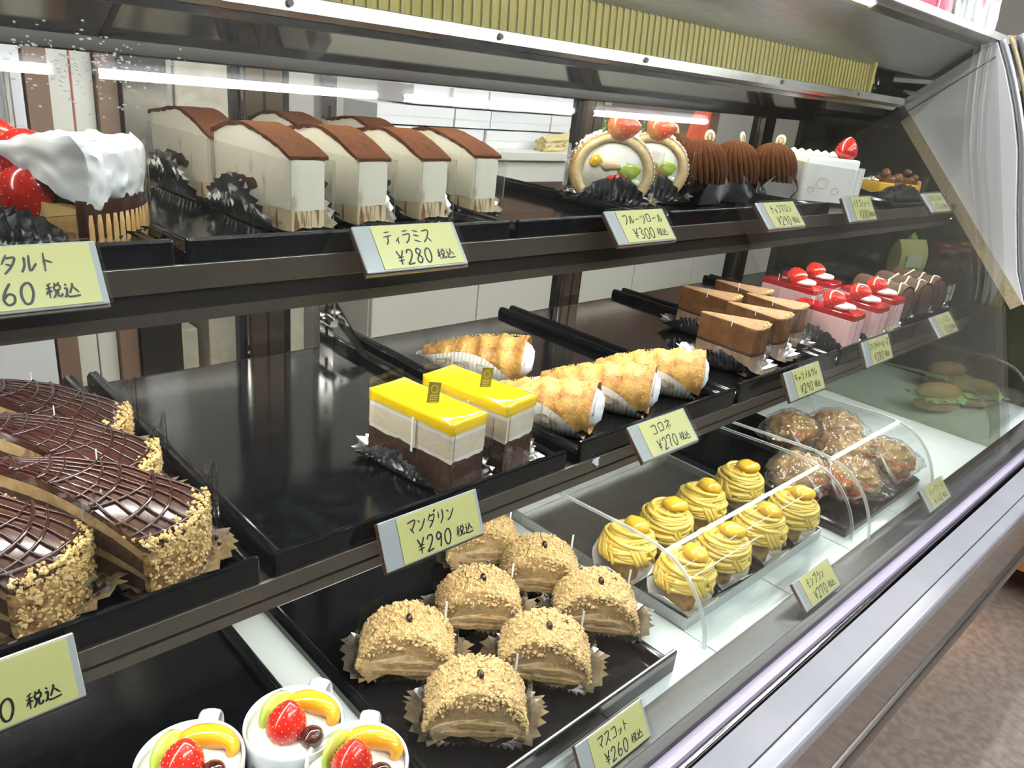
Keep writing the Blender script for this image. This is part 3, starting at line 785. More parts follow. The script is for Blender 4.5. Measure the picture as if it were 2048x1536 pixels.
def tape(parent, x, y, z, h=.016, w=.0022, rz=0):
    o = MB().box(-w/2, w/2, -.0003, .0003, 0, h).build('tape', 'print_white', parent, smooth=False)
    o.location = (x, y, z); o.rotation_euler = (0, 0, rz)
    return o

def rosette(m, c, r, h, seed=0, mi=0, lobes=6, n=24):
    """piped cream blob"""
    c = Vector(c); prof = [(.25, 0), (.8, .06), (1, .22), (.95, .42), (.78, .60), (.5, .78), (.22, .92), (.03, 1.0)]
    v = []
    for j, (pr, pz) in enumerate(prof):
        for k in range(n):
            t = 2*pi*k/n+pz*1.2
            rr = r*pr*(1+.10*cos(lobes*t))*(1+.08*nz(cos(t), sin(t), pz, 2, seed))
            v.append(c+Vector((rr*cos(t), rr*sin(t), h*pz)))
    f = []
    for i in range(len(prof)-1):
        for k in range(n): f.append((i*n+k, i*n+(k+1) % n, (i+1)*n+(k+1) % n, (i+1)*n+k))
    f.append(tuple((len(prof)-1)*n+k for k in range(n)))
    m.add(v, f, mi)

def scatter_label(i, names): return names[i % len(names)]

# ------------------------------------------------------------------ folded silver cup with four arched petals
def petal_cup(name='silver_cup', b=.024, flare=.013, h=.036, arch=.012, mt='cup_silver'):
    m = MB()
    for q in range(4):
        M = Matrix.Rotation(q*pi/2, 3, 'Z')
        def fn(u, v):
            x = (u-.5)*2*(b+(flare*.75)*v); top = h-arch+arch*1.6*sin(pi*u)
            z = .001+top*v; y = -(b+flare*v**1.3)+.004*(2*u-1)**2*v
            return M @ Vector((x, y, z))
        m.grid(fn, 12, 5)
    m.add([(-b, -b, .001), (b, -b, .001), (b, b, .001), (-b, b, .001)], [(0, 1, 2, 3)])
    return m.mesh(name, mt, smooth=True, auto=50)


def splayed_cup(name, mt):
    """four rounded card petals laid well outwards around a small base"""
    m = MB()
    for q in range(4):
        M = Matrix.Rotation(q*pi/2, 3, 'Z')
        def fn(u, v):
            hw = .0285*math.sqrt(max(0, 1-v**2.6))+.0004
            x = (u-.5)*2*hw; y = -(.021+.025*v); z = .006+.032*v-.002*(2*u-1)**2*v
            return M @ Vector((x, y, z))
        m.grid(fn, 12, 9)
    m.prism([(-.021, -.021), (.021, -.021), (.021, .021), (-.021, .021)], .0006, .006)
    return m.mesh(name, mt, smooth=True, auto=50)
# ------------------------------------------------------------------ trays
tray(-.14, .192, .517, .842, Z1, 'black tray on the upper shelf under the strawberry and cream tart')
tray(.200, .500, .517, .842, Z1, 'black tray on the upper shelf holding the tiramisu slices')
tray(.510, .748, .517, .842, Z1, 'empty black tray between the tiramisu and the fruit rolls')
tray(.756, 1.165, .517, .842, Z1, 'black tray on the upper shelf with fruit rolls and chestnut domes')
tray(1.440, 1.725, .530, .842, Z1, 'black tray at the far end of the upper shelf under the nut tart', front=.008)
tray(-.11, .206, .432, .848, Z2, 'black tray on the middle shelf with the lattice-topped chocolate pies', front=.024)
tray(.217, .526, .432, .848, Z2, 'mostly empty black tray holding the two yellow-glazed cakes', front=.022)
tray(.546, .836, .432, .848, Z2, 'black tray on the middle shelf under the pastry horns', front=.026)
tray(.846, 1.122, .432, .848, Z2, 'black tray on the middle shelf under the caramel wedges', front=.030)
tray(1.136, 1.424, .432, .848, Z2, 'black tray on the middle shelf under the strawberry mousse', front=.030)
tray(1.432, 1.730, .432, .848, Z2, 'black tray at the far end of the middle shelf under foil-wrapped cakes', front=.030)
tray(-.02, .290, .36, .700, 0, 'black tray on the deck under the dessert mugs', front=.012)
tray(.333, .650, .336, .690, 0, 'black tray on the white deck with the crumb-coated cakes', front=.030)
tray(1.115, 1.42, .345, .70, 0, 'black tray on the deck under the bagged cream puffs', front=.012)

TZ1, TZ2, TZ3 = Z1+.004, Z2+.004, .004

# ------------------------------------------------------------------ tiramisu slices
def tiramisu(variant):
    L, W = .138, .034
    def top(v):   # v: 0 front .. 1 back
        return .058+.022*sin(min(1, .04+v*.96)**.85*pi*.80)+.0012*sin(v*9+variant*2)
    t = thing('tiramisu_slice', 'x', 'cake', group='tiramisu slices on the upper shelf')
    def lay(lo, hi, nzs, jx=.0008, shr=0.0, s=0):
        def fn(u, v, w):
            y = (v-.5)*(L-shr); x = (u-.5)*(W-shr); z = lerp(lo(v), hi(v), w)
            j = nz(x*3, y, z, 90, variant+s)*jx
            edge = .0016 if (v in (0, 1)) and (u in (0, 1)) else 0
            return (x+(j if u in (0, 1) else 0)-math.copysign(edge, x), y+j*.6-math.copysign(edge, y), z+j*.5)
        return MB().block(6, 22, nzs, fn)
    base = lambda v: .019+.003*sin(v*7+variant)
    lay(lambda v: 0, base, 3).build('sponge_base', 'sponge_streak', t)
    lay(base, lambda v: top(v), 7, .0011, 0, 3).build('mascarpone_cream', 'cream_tira', t)
    # dark soaked sponge showing on the cut side
    dk = MB(); rng = random.Random(variant)
    yc = .006+.01*variant % .02; 
    def df(u, v, w):
        y = lerp(-.022, .036, v)+(.006 if variant % 2 else 0); env = sin(pi*min(1, max(0, v)))**.45
        z = .033+(w-.5)*.013*env+.003*nz(y, 0, 0, 120, variant)
        x = (u-.5)*(W+.0014); return (x, y, z+.002*nz(y, z, 1, 260, variant)*(1 if w in (0, 1) else 0))
    dk.block(1, 18, 3, df).build('soaked_sponge', 'sponge_brown', t)
    def cf(u, v, w):
        y = (v-.5)*(L+.001); x = (u-.5)*(W+.0012); z = top(v)-.0008+w*.0026+.0006*nz(x, y, 0, 200, variant)
        z -= .0035*(abs(nz(0, y, 3, 60, variant)))*(1 if (u in (0, 1) and w == 0) else 0)
        return (x, y, z)
    MB().block(6, 30, 2, cf).build('cocoa_top', 'cocoa', t)
    h = .058
    path = [(-W/2-.003, L/2+.004), (-W/2-.0025, -L/2+.004), (-W/2+.001, -L/2-.002), (W/2-.001, -L/2-.002), (W/2+.0025, -L/2+.004), (W/2+.003, L/2+.004)]
    ob('film', film_mesh('film', path, .004, h, seed=variant, top=lambda s: .062), t)
    ob('foil_case', foil_mesh('foil_case', L*.94, W+.004, .036, .012, .010, .006, 40, variant), t)
    tape(t, W/2+.0035, -L*.3, .050, .013)
    return t
tA, tB = tiramisu(1), tiramisu(2)
TI = [ # front-left row then back row (x, y, rz, label)
 (tA, .319, .638, 0.02, 'front tiramisu slice nearest the cream tart, with wide cream side'),
 (tB, .390, .650, 0.0, 'second tiramisu slice of the front row, cocoa on top'),
 (None, .464, .656, -0.02, 'third tiramisu slice of the front row, beside the last one'),
 (None, .541, .668, -.04, 'tiramisu slice at the end of the front row, beside the empty tray'),
 (None, .318, .785, .03, 'pale tiramisu slice at the back corner, partly hidden by the front slice'),
 (None, .425, .788, .0, 'tiramisu slice in the back row behind the second front slice'),
 (None, .515, .788, -.03, 'tiramisu slice in the back row behind the third and fourth'),
]
for i, (p, x, y, rz, lb) in enumerate(TI):
    if p: p.location = (x, y, TZ1); p.rotation_euler = (0, 0, rz); p['label'] = lb
    else: dup(tA if i % 2 else tB, (x, y, TZ1), rz, lb)

# ------------------------------------------------------------------ strawberry tart at the near end
def cream_tart():
    t = thing('strawberry_tart', 'wedge of strawberry tart with thick white cream and chocolate-dipped crust', 'tart', (.136, .622, TZ1), rad(42))
    L, Wd = .130, .074   # tip at +y, rim at -y
    def pos(u, v):
        wd = lerp(Wd, .012, v); return ((u-.5)*wd, lerp(-L*.45, L*.55, v)-(.010*(1-(2*u-1)**2))*(1-v))
    def wedge(lo, hi, k0=1.0, nzs=3, j=.001, seed=0):
        def fn(u, v, w):
            x, y = pos(.5+(u-.5)*k0, v); z = lerp(lo(u, v), hi(u, v), w)
            q = nz(x, y, z, 80, seed)*j
            return (x+q, y+q, z+q*.6)
        return MB().block(10, 16, nzs, fn)
    wedge(lambda u, v: 0, lambda u, v: .010+.018*(1-v)**2, seed=2).build('crust', 'crust', t)
    wedge(lambda u, v: .010+.018*(1-v)**2, lambda u, v: .026+.004*(1-v)+.003*nz(u, v, 0, 6), .985, seed=3).build('custard', 'custard', t)
    def cfn(u, v, w):
        x, y = pos(u, 0); drip = .0045*(1+sin(u*40))*.5+.003*nz(u, 0, 0, 9)
        return (x*1.03, y+.003-w*.006, lerp(.012-drip, .036, v))
    MB().block(60, 8, 1, cfn).build('chocolate_rim', 'choc', t)
    for k in range(13):
        u = (k+.5)/13; x, y = pos(u, 0)
        MB().tube([(x, y-.001, z) for z in (0, .01, .02, .027)], [.0030, .0032, .0032, .0026], 8).build('crust_flute', 'crust', t)
    # thick spooned cream, drooping in lobes over the rim
    def cm(u, v, w):
        x, y = pos(.5+(u-.5)*1.0, v*.62)
        hgt = .074-.010*v*v+.004*nz(u*2, v*2, 0, 2.2, 4)
        lobe = max(0, sin(u*13.5+.9))**.6*max(0, sin(u*5+1.0))
        lo = lerp(.037-.014*lobe+.006*nz(u*4, 0, 0, 3, 8), .030, min(1, v*3))
        if u < .25: lo = max(lo, .030+.034*v*1.1)
        z = lerp(lo, hgt, w)
        bul = .0040*nz(x, y, z, 60, 9)+.0022*nz(x, y, z, 140, 2)
        face = 1 if v == 0 else 0
        yy = y-face*(.002+.0050*lobe*(1-w)**.5*sin(min(1, w*1.6+.15)*pi*.6)+.003*sin(w*pi)); 
        rnd = .006*max(0, w-.8)/.2
        return (x*(1-rnd/.04*.4)+bul, yy+bul*.8+rnd*face, z+.003*nz(x, y, 0, 110, 5))
    MB().block(40, 16, 14, cm).build('whipped_cream', 'cream_white', t)
    for i, (v, z, rx, ry, rz, r, h) in enumerate(((.36, .050, 0, -1.45, .1, .019, .016), (.56, .044, .1, -1.4, .2, .021, .016), (.72, .060, 0, -1.3, .5, .019, .020), (.50, .064, .5, -.7, .2, .018, .034), (.85, .056, 0, -.9, .6, .020, .034), (.62, .066, -.4, .5, .2, .017, .034))):
        x, y = pos(0, v); 
        if i > 2: x *= .3
        ob('strawberry', strawberry_mesh('strawberry', r, h, seed=i, seeds=50), t, (x+.008, y, z-.016), (rx, ry, rz))
    path = [(-.010, .076), (-.044, -.045), (-.040, -.062), (0, -.074), (.040, -.062), (.044, -.045), (.014, .076)]
    ob('film', film_mesh('film', path, .006, .092, seed=8, top=lambda s: .072), t)
    ob('foil_case', foil_mesh('foil_case', .118, .068, .026, .008, .012, .010, 40, 11, p=2.6), t)
    return t
cream_tart()

# ------------------------------------------------------------------ fruit roll slices
def roll(variant):
    t = thing('fruit_roll_slice', 'x', 'cake', group='fruit roll slices on the upper shelf')
    Rr, T = .041, .034     # disc in the xz plane, thickness along y
    def ringfn(r0, r1, y0, y1, sq=.93, n=56, jit=.0006):
        m = MB()
        prof = [(r1, y0), (r1*1.0, (y0*.6+y1*.4)), (r1, y1), (r0, y1), (r0, y0)]
        v = []
        for r, y in prof:
            for k in range(n):
                a = 2*pi*k/n; j = 1+.02*nz(cos(a), sin(a), y*10, 2.5, variant)
                z = r*sin(a)*j*sq; z = max(z, -.036)
                v.append((r*cos(a)*j, y+jit*nz(cos(a)*r*90, sin(a)*r*90, y, 1.5), z+.0365))
        f = []; q = len(prof)
        for i in range(q):
            for k in range(n): f.append((i*n+k, i*n+(k+1) % n, ((i+1) % q)*n+(k+1) % n, ((i+1) % q)*n+k))
        return m.add(v, f)
    ringfn(Rr-.0016, Rr, -T/2-.0002, T/2).build('browned_skin', 'crust', t)
    ringfn(.031, Rr-.0015, -T/2-.0006, T/2).build('sponge_ring', 'sponge', t)
    c = MB().lathe([(.0312, -T/2+.0004), (.0312, T/2)], 48, lambda x, y, z: (x, z+.0008*nz(x, y, 0, 120), max(y*.93, -.036)+.0365))
    c.build('cream_filling', 'cream', t)
    for i, (x, z, rx, rz, mt) in enumerate(((-.019, .046, .0062, .0058, 'mango'), (-.004, .042, .0095, .0050, 'sponge'), (.017, .038, .0100, .0075, 'kiwi'), (.004, .026, .0105, .0080, 'strawberry'), (.022, .027, .006, .004, 'kiwi_core'))):
        MB().ball((x, -T/2, z), rx, .0022, rz, 16, 8, .45, 1.6, seed=i+3).build('fruit_piece', mt, t)
    # icing sugar and cream saddle on top
    sg = MB(); rng = random.Random(variant)
    for i in range(700):
        a = rng.gauss(pi/2-.25, .62); y = rng.uniform(-T/2, T/2); r = Rr+.0006
        sg.chunk((r*cos(a), y, r*sin(a)*.93+.0365), rng.uniform(.0006, .0022), rng)
    o = sg.build('icing_sugar', 'sugar', t); o['kind'] = 'stuff'
    cm = MB(); rosette(cm, (0, 0, .0665), .017, .013, variant, lobes=5)
    cm.ball((.012, -.006, .0705), .012, .009, .005, 14, 8, .2, 2, 3); cm.build('cream_dollop', 'cream_white', t)
    b = ob('strawberry', strawberry_mesh('strawberry', .0150, .034, True, variant), t, (-.010, -.006, .0775), (rad(16), rad(80), 0))
    ob('calyx', calyx_mesh('calyx', .012, variant), b, (0, 0, .0005), (pi, 0, 0))
    p = [(-.044, T/2), (-.044, -T/2-.003), (-.040, -T/2-.0045), (.040, -T/2-.0045), (.044, -T/2-.003), (.044, T/2)]
    ob('film', film_mesh('film', p, .004, .060, seed=variant), t)
    o = ob('foil_case', foil_mesh('foil_case', .074, T+.006, .030, .012, .010, .008, 38, 20+variant), t); o.rotation_euler = (0, 0, pi/2)
    return t
r1 = roll(1); r1.location = (.790, .645, TZ1); r1.scale = (1.28, 1.28, 1.22); r1.rotation_euler = (0, 0, rad(-40)); r1['label'] = 'fruit roll slice in front, kiwi and mango in its cream, strawberry on top'
dup(r1, (.905, .672, TZ1), rad(-42), 'fruit roll slice behind the front one, next to the chestnut domes')

# ------------------------------------------------------------------ chocolate chestnut domes
def marron():
    t = thing('chestnut_dome', 'x', 'cake', group='chocolate chestnut domes on the upper shelf')
    m = MB(); n = 28
    for k in range(n):
        a = 2*pi*k/n; pts = []
        for i in range(11):
            s = i/10; ph = s*pi*.56; tw = a+.5*s
            r = .0365*sin(ph)**.9+.001; z = .040+.046*cos(ph)
            pts.append((r*cos(tw), r*sin(tw), z))
        m.tube(pts, [.0028+.0016*sin(pi*i/10) for i in range(11)], 6, caps=False)
    m.ball((0, 0, .048), .0345, .0345, .037, 24, 14); m.build('chestnut_cream', 'cocoa', t)
    MB().lathe([(.025, .003), (.030, .03)], 32).build('sponge_base', 'sponge_brown', t)
    ob('silver_cup', petal_cup('silver_cup', .026, .012, .036, .016), t)
    md = MB().lathe([(.001, -.0015), (.0075, -.0014), (.008, 0), (.0075, .0014), (.001, .0015)], 24, lambda x, y, z: (x, z, y*1.25))
    me = md.build('chocolate_medallion', 'medallion', t); me.location = (0.002, -.006, .0925); me.rotation_euler = (rad(-14), rad(10), rad(-35))
    e = MB().lathe([(.0035, -.0017), (.0045, -.0017), (.0045, -.0014), (.0035, -.0014)], 16, lambda x, y, z: (x, z, y*1.25), cap0=False, cap1=False)
    e.tube([(-.003, -.0017, -.003), (0, -.0018, .004), (.003, -.0017, -.003)], .0004, 4); e.build('emblem', 'caramel', me)
    return t
mm = marron(); mm.location = (.985, .640, TZ1); mm['label'] = 'brown chestnut dome in front, medallion upright, beside the fruit roll'
dup(mm, (1.078, .642, TZ1), .7, 'brown chestnut dome in the middle of the group, tallest')
dup(mm, (1.192, .640, TZ1), -.5, 'brown chestnut dome at the end of the group, next to the shortcake')
dup(mm, (1.045, .735, TZ1), 1.6, 'brown chestnut dome half hidden behind the others')

# ------------------------------------------------------------------ shortcake in paper, nut tart
def shortcake():
    t = thing('strawberry_shortcake', 'wedge of white shortcake in printed paper with one strawberry on top', 'cake', (1.322, .622, TZ1), rad(-30))
    pts = [(-.050, .034), (-.046, -.030), (.052, -.036), (.056, -.020), (-.046, .040)]
    MB().prism(pts, .003, .072).build('cream_body', 'cream_white', t, bevel=.004)
    MB().prism([(x*1.004, y*1.004) for x, y in pts], .022, .040).build('sponge_layer', 'sponge', t)
    cr = MB()
    for k in range(6): rosette(cr, (-.044+k*.012, .02-k*.005, .070), .0095, .012, k)
    cr.build('piped_cream', 'cream', t)
    MB().prism([(-.0515, .036), (-.0475, -.0315), (-.0470, -.0300), (-.0500, .036)], .050, .070).build('sponge_edge', 'cream_yellow', t)
    ob('strawberry', strawberry_mesh('strawberry', .0185, .042, seed=4), t, (.034, -.012, .068), (rad(-10), rad(14), 0))
    def pw(u, v):
        P = [(-.053, .05), (-.052, -.035), (.035, -.043), (.060, -.040), (.062, -.012)]
        s = u*4; i = min(int(s), 3); q = s-i; x = lerp(P[i][0], P[i+1][0], q); y = lerp(P[i][1], P[i+1][1], q)
        top = .060 if u > .62 else lerp(.066, .050, u)
        return (x, y-.001*sin(u*60)*v, lerp(.001, top, v))
    MB().grid(pw, 48, 5).build('paper_wrap', 'paper', t)
    pr = MB()
    for cx, cz, r in ((-.015, .032, .011), (.010, .020, .007), (-.034, .020, .006)):
        pr.tube([(cx+r*cos(a*pi/10), -.0375-(cx+.05)*.09, cz+.8*r*sin(a*pi/10)) for a in range(20)], .00035, 4, closed=True)
    pr.build('print', 'paper_print', t)
    return t
shortcake()
def nut_tart():
    t = thing('nut_tart', 'orange pumpkin tart wedge heaped with brown nuts in a foil case', 'tart', (1.600, .608, TZ1), rad(-25))
    o = ob('foil_case', foil_mesh('foil_case', .100, .070, .030, .014, .016, .012, 36, 33), t); o.rotation_euler = (0, 0, rad(80))
    MB().prism([(-.052, .03), (-.045, -.028), (.050, -.034), (.058, -.010)], .004, .030).build('filling', 'mango', t, bevel=.003)
    MB().prism([(.046, -.036), (.062, -.012), (.058, -.004), (.042, -.028)], .002, .038).build('crust', 'crust', t, bevel=.003)
    rng = random.Random(4)
    for i in range(16):
        o = MB().ball((0, 0, 0), .012, .008, .0065, 12, 8, .25, 2.5, i).build('nut', 'pecan', t)
        o.location = (-.03+.075*rng.random(), -.022+.035*rng.random(), .034+.018*rng.random()*(1 if i > 5 else .2)); o.rotation_euler = (rng.uniform(-.5, .5), rng.uniform(-.5, .5), rng.uniform(0, 3))
    p = [(-.054, .034), (-.049, -.032), (.052, -.040), (.066, -.010)]
    ob('film', film_mesh('film', p, .004, .048, seed=5), t)
    return t
nut_tart()
# ------------------------------------------------------------------ chocolate coffee pies with a lattice top
def choc_pie(seed):
    t = thing('chocolate_pie_slice', 'x', 'pie', group='lattice-topped chocolate pie slices on the middle shelf')
    L, Wd = .132, .078; rng = random.Random(seed)
    def top(v): return .046+.024*sin(min(1, .16+v*.95)*pi*.60)-(.010*(1-v)**3)
    def pos(u, v, z):
        wd = lerp(Wd, .010, v**1.05); y = lerp(-L*.46, L*.54, v)-(.013*(1-(2*u-1)**2))*(1-v)
        return ((u-.5)*wd, y, z)
    def lay(a, b, k0, nm, mt, j=.0012, nzs=2):
        def fn(u, v, w):
            curve = 1-.30*(1-v)**2
            z = lerp(a(v), b(v), w); x, y, z = pos(.5+(u-.5)*k0, v, z); q = nz(x, y, z, 120, seed)*j
            return (x+q, y+(q if v > .03 else 0), z+q*.5)
        MB().block(10, 24, nzs, fn).build(nm, mt, t)
    fr = [0, .08, .20, .43, .53, .77, .91, 1.0]
    mts = ['crust', 'coffee_cream', 'sponge_brown', 'coffee_cream', 'sponge_brown', 'coffee_cream', 'sponge_brown']
    nms = ['crust', 'coffee_cream', 'chocolate_sponge', 'coffee_cream', 'chocolate_sponge', 'coffee_cream', 'chocolate_glaze']
    for i in range(7):
        lay(lambda v, i=i: top(v)*fr[i]*(1 if i < 6 else 1), lambda v, i=i: top(v)*fr[i+1], 1.0, nms[i], mts[i] if i < 6 else 'choc', .0012 if i < 6 else .0003)
    # lattice piped on top
    def surf(u, v, dz=.0008): 
        x, y, z = pos(u, v, top(v)); return (x, y, z+dz)
    lat = MB()
    for k in range(7):
        u0 = .06+.88*k/6
        pts = [surf(lerp(u0, .5, max(0, v-.6)*.6)+.02*sin(v*20+k), v) for v in [i/20*.95+.02 for i in range(21)]]
        lat.tube(pts, .0011, 6)
    for k in range(11):
        v0 = .05+.085*k+rng.uniform(-.012, .012); sk = .10*(1 if k % 3 else -.5)
        lat.tube([surf(u, min(.98, max(.01, v0+sk*(u-.5)))) for u in [i/10 for i in range(11)]], .0012 if k % 2 else .0016, 6)
    lat.build('chocolate_lattice', 'choc_line', t)
    # crumbs on the rounded rim
    cr = MB()
    for i in range(620):
        u = rng.random(); w = rng.random()**.8
        if i % 3 == 0:
            x, y, z = pos(u, rng.random()**2*.14, top(.03)+.001); z += .002*rng.random()
        else:
            x, y, z = pos(u, 0, .006+w*(top(0)-.004)); y -= .0006
        cr.chunk((x, y, z), rng.uniform(.0007, .0024)*(1.3 if w > .7 else 1), rng)
    o = cr.build('nut_crumbs', 'crumb_gold', t, smooth=False); o['kind'] = 'stuff'
    MB().block(20, 1, 8, lambda u, v, w: (pos(u, 0, 0)[0]*1.01, pos(u, 0, 0)[1]-.0004+v*.004, .004+w*(top(0)-.006))).build('crumbed_rim', 'crumb_rim', t)
    path = [(.003, L*.56), (-Wd*.53, -L*.40), (-Wd*.50, -L*.50), (0, -L*.595), (Wd*.50, -L*.50), (Wd*.53, -L*.40), (.006, L*.56)]
    ob('film', film_mesh('film', path, .004, .078, seed=seed, top=lambda s: .060+.016*sin(s*pi)), t)
    ob('foil_case', foil_mesh('foil_case', L*.92, Wd*.86, .022, .016, .036, .022, 52, seed+60, p=2.4), t)
    tape(t, .020, .01, .066, .011, .003, .5)
    return t
p1, p2 = choc_pie(1), choc_pie(2)
CP = [(p1, .128, .519, 40, 'chocolate pie slice in front beside the empty tray edge, glossy lattice top'),
      (p2, .126, .609, 44, 'chocolate pie slice in the middle of the right file, golden crumbs on rim'),
      (None, .131, .690, 48, 'chocolate pie slice farthest back, next to the back doors'),
      (None, .050, .520, 42, 'chocolate pie slice in the front corner above the cut-off price tag'),
      (None, .030, .598, 45, 'chocolate pie slice at the picture edge behind the corner slice')]
for i, (p, x, y, a, lb) in enumerate(CP):
    if p: p.location = (x, y, TZ2); p.rotation_euler = (0, 0, rad(a)); p['label'] = lb
    else: dup(p1 if i % 2 == 0 else p2, (x, y, TZ2), rad(a), lb)

# ------------------------------------------------------------------ yellow glazed layer cakes
def mandarin():
    t = thing('layer_cake_bar', 'x', 'cake', group='yellow-glazed layer cake bars on the middle shelf')
    L, W = .106, .044
    def lay(nm, z0, z1, mt, j=.0008, grow=0.0, nzs=2, jt=None):
        def fn(u, v, w):
            x = (u-.5)*(W+grow); y = (v-.5)*(L+grow); z = lerp(z0, z1, w)
            q = nz(x, y, z, 130, int(z0*1000))*j
            return (x+q, y+q, z+(q*1.2 if 0 < z0 else max(q, 0)*.3))
        MB().block(8, 18, nzs, fn).build(nm, mt, t)
    lay('chocolate_sponge', .001, .033, 'sponge_brown', .0014, 0, 4)
    lay('cream_layer', .033, .037, 'cream', .0012, -.0006)
    lay('mousse_layer', .037, .045, 'mousse_tan', .0006)
    lay('sponge_line', .045, .0465, 'sponge', .0004)
    lay('mousse_layer', .0465, .056, 'mousse_tan', .0006)
    lay('white_mousse', .056, .063, 'cream', .0005)
    def gl(u, v, w):
        x = (u-.5)*(W+.0012); y = (v-.5)*(L+.0012); e = min(u, 1-u)*W; e2 = min(v, 1-v)*L; ed = min(e, e2)
        z = lerp(.0625-(.0016+.0008*nz(x, y, 0, 90)) if ed < .001 else .0625, .0735-.0022*max(0, 1-ed/.006)+.0008*nz(x, y, 0, 45), w)
        return (x, y, z)
    MB().block(14, 30, 3, gl).build('yellow_glaze', 'jelly_yellow', t, auto=100)
    pk = MB().box(-.0055, .0055, -.0003, .0003, 0, .023).build('pick_sign', 'print_green', t, smooth=False)
    pk.location = (-.004, -.010, .0705); pk.rotation_euler = (rad(4), rad(3), rad(-38))
    pr = MB(); 
    for z in (.0035, .0055, .0075, .0095): pr.box(-.0035, .0035, -.0005, -.0003, z, z+.0006)
    pr.tube([(.0028*cos(a*pi/8), -.0004, .0165+.0038*sin(a*pi/8)) for a in range(16)], .0003, 4, closed=True); pr.build('print', 'print_gold', pk, smooth=False)
    path = [(-W/2-.003, L/2-.01), (-W/2-.003, -L/2+.002), (-W/2+.001, -L/2-.003), (W/2-.001, -L/2-.003), (W/2+.003, -L/2+.002), (W/2+.003, L/2-.004), (W/2-.002, L/2+.003), (-W/2+.002, L/2+.003)]
    ob('film', film_mesh('film', path, .004, .076, seed=4, top=lambda s: .066+.014*(1 if s > .8 else max(0, s-.62)*5)), t)
    ob('foil_case', foil_mesh('foil_case', L*.96, W+.004, .030, .016, .020, .008, 46, 7), t)
    tape(t, -W/2-.0036, -.008, .030, .034, .0022, pi/2)
    return t
m1 = mandarin(); m1.location = (.405, .505, TZ2); m1.rotation_euler = (0, 0, rad(8)); m1['label'] = 'yellow-glazed layer cake bar in front with its chocolate base showing'
dup(m1, (.472, .510, TZ2), rad(10), 'yellow-glazed layer cake bar behind the front one, beside the pastry horn')

# ------------------------------------------------------------------ pastry horns
def cornet(seed):
    t = thing('pastry_horn', 'x', 'pastry', group='cream-filled pastry horns on the middle shelf')
    L = .135; m = MB(); n = 40; rows = 64; v = []
    def hr(s): return .0225*(1-s**2.3)+.0085*(1-s)+.006*s+.0015*sin(pi*s)
    for i in range(rows+1):
        s = i/rows
        for k in range(n):
            a = 2*pi*k/n; ph = (s*5.2+a/(2*pi)) % 1.0
            r = hr(s)*(1+.085*cos(2*pi*(ph-.45))*(1-.4*s))+.0020*nz(cos(a)*s, sin(a), s*6, 6, seed)+.0016*nz(cos(a)*2, sin(a)*2, s*20, 3, seed)
            v.append((r*cos(a), -L*.5+L*s, .029+r*sin(a)*.92-.010*s))
    f = []
    for i in range(rows):
        for k in range(n): f.append((i*n+k, i*n+(k+1) % n, (i+1)*n+(k+1) % n, (i+1)*n+k))
    f.append(tuple(rows*n+k for k in range(n)))
    m.add(v, f).build('pastry_shell', 'pastry', t)
    c = MB().lathe([(.0245, .016), (.0240, .003), (.0205, -.003), (.015, -.0065), (.008, -.008), (.001, -.0078)], 28, lambda x, y, z: (x*(1+.05*nz(x, y, z, 90)), -L*.5+z+.002*nz(x, y, 0, 130), .029+y*.92), cap0=False)
    c.build('cream_filling', 'cream_white', t)
    sw = MB().tube([((.006+.016*a/40)*cos(a*.55), -L*.5-.0068+.005*a/40, .029+.92*(.006+.016*a/40)*sin(a*.55)) for a in range(41)], .0009, 6)
    sw.build('cream_swirl', 'cream_white', t)
    sg = MB(); rng = random.Random(seed)
    for i in range(300):
        s = rng.random()**1.2; a = rng.gauss(pi/2, .8); r = hr(s)*1.04
        sg.chunk((r*cos(a), -L*.5+L*s, .029+r*sin(a)*.92-.010*s), rng.uniform(.0005, .0013), rng)
    o = sg.build('sugar_crystals', 'crumb', t); o['kind'] = 'stuff'
    # pleated printed paper cupping the horn
    def pp(u, v):
        y = lerp(-L*.47, L*.58, v); s = max(0, min(1, y/L+.5)); env = sin(pi*min(1, max(0, v)))**.6
        r = hr(s)*1.16+.0024+.0008*sin(v*170)
        ang = -pi/2+(u-.5)*2*(.35+.66*env)*pi*.62
        return (r*1.04*cos(ang), y, max(.0006, .029+r*sin(ang)*.94-.010*s+.0004))
    MB().grid(pp, 22, 84).build('paper_wrap', 'paper', t)
    pr = MB(); rng = random.Random(seed+9)
    for side in (1, -1):
        for k, (v0, u0, rr) in enumerate(((.30, .10, .007), (.52, .14, .0055), (.70, .12, .005))):
            uu = u0 if side < 0 else 1-u0; pts = []
            for i in range(14):
                a = 2*pi*i/13; q = pp(uu+.035*cos(a), v0+.055*sin(a)); pts.append((q[0]+side*.0010, q[1], q[2]))
            pr.tube(pts, .00055, 4)
            for j in range(3):
                pts = [(lambda q: (q[0]+side*.0011, q[1], q[2]))(pp(uu+.02*j-.05+.010*sin(i*2.1), v0-.10+.012*i)) for i in range(6)]
                pr.tube(pts, .0004, 4)
    pr.build('print', 'paper_print', t)
    return t
c1, c2 = cornet(1), cornet(2)
def put(o, open_xy, tail_xy, z, lb):
    dx, dy = tail_xy[0]-open_xy[0], tail_xy[1]-open_xy[1]; a = math.atan2(-dx, dy)
    l = math.hypot(dx, dy); cx = open_xy[0]+dx/l*.0675; cyy = open_xy[1]+dy/l*.0675
    o.location = (cx, cyy, z); o.rotation_euler = (0, 0, a); o['label'] = lb
put(c1, (.612, .473), (.545, .592), TZ2, 'pastry horn in front whose swirl of cream faces the corner of its tray')
put(c2, (.716, .474), (.650, .585), TZ2, 'pastry horn second from the front, between two other horns')
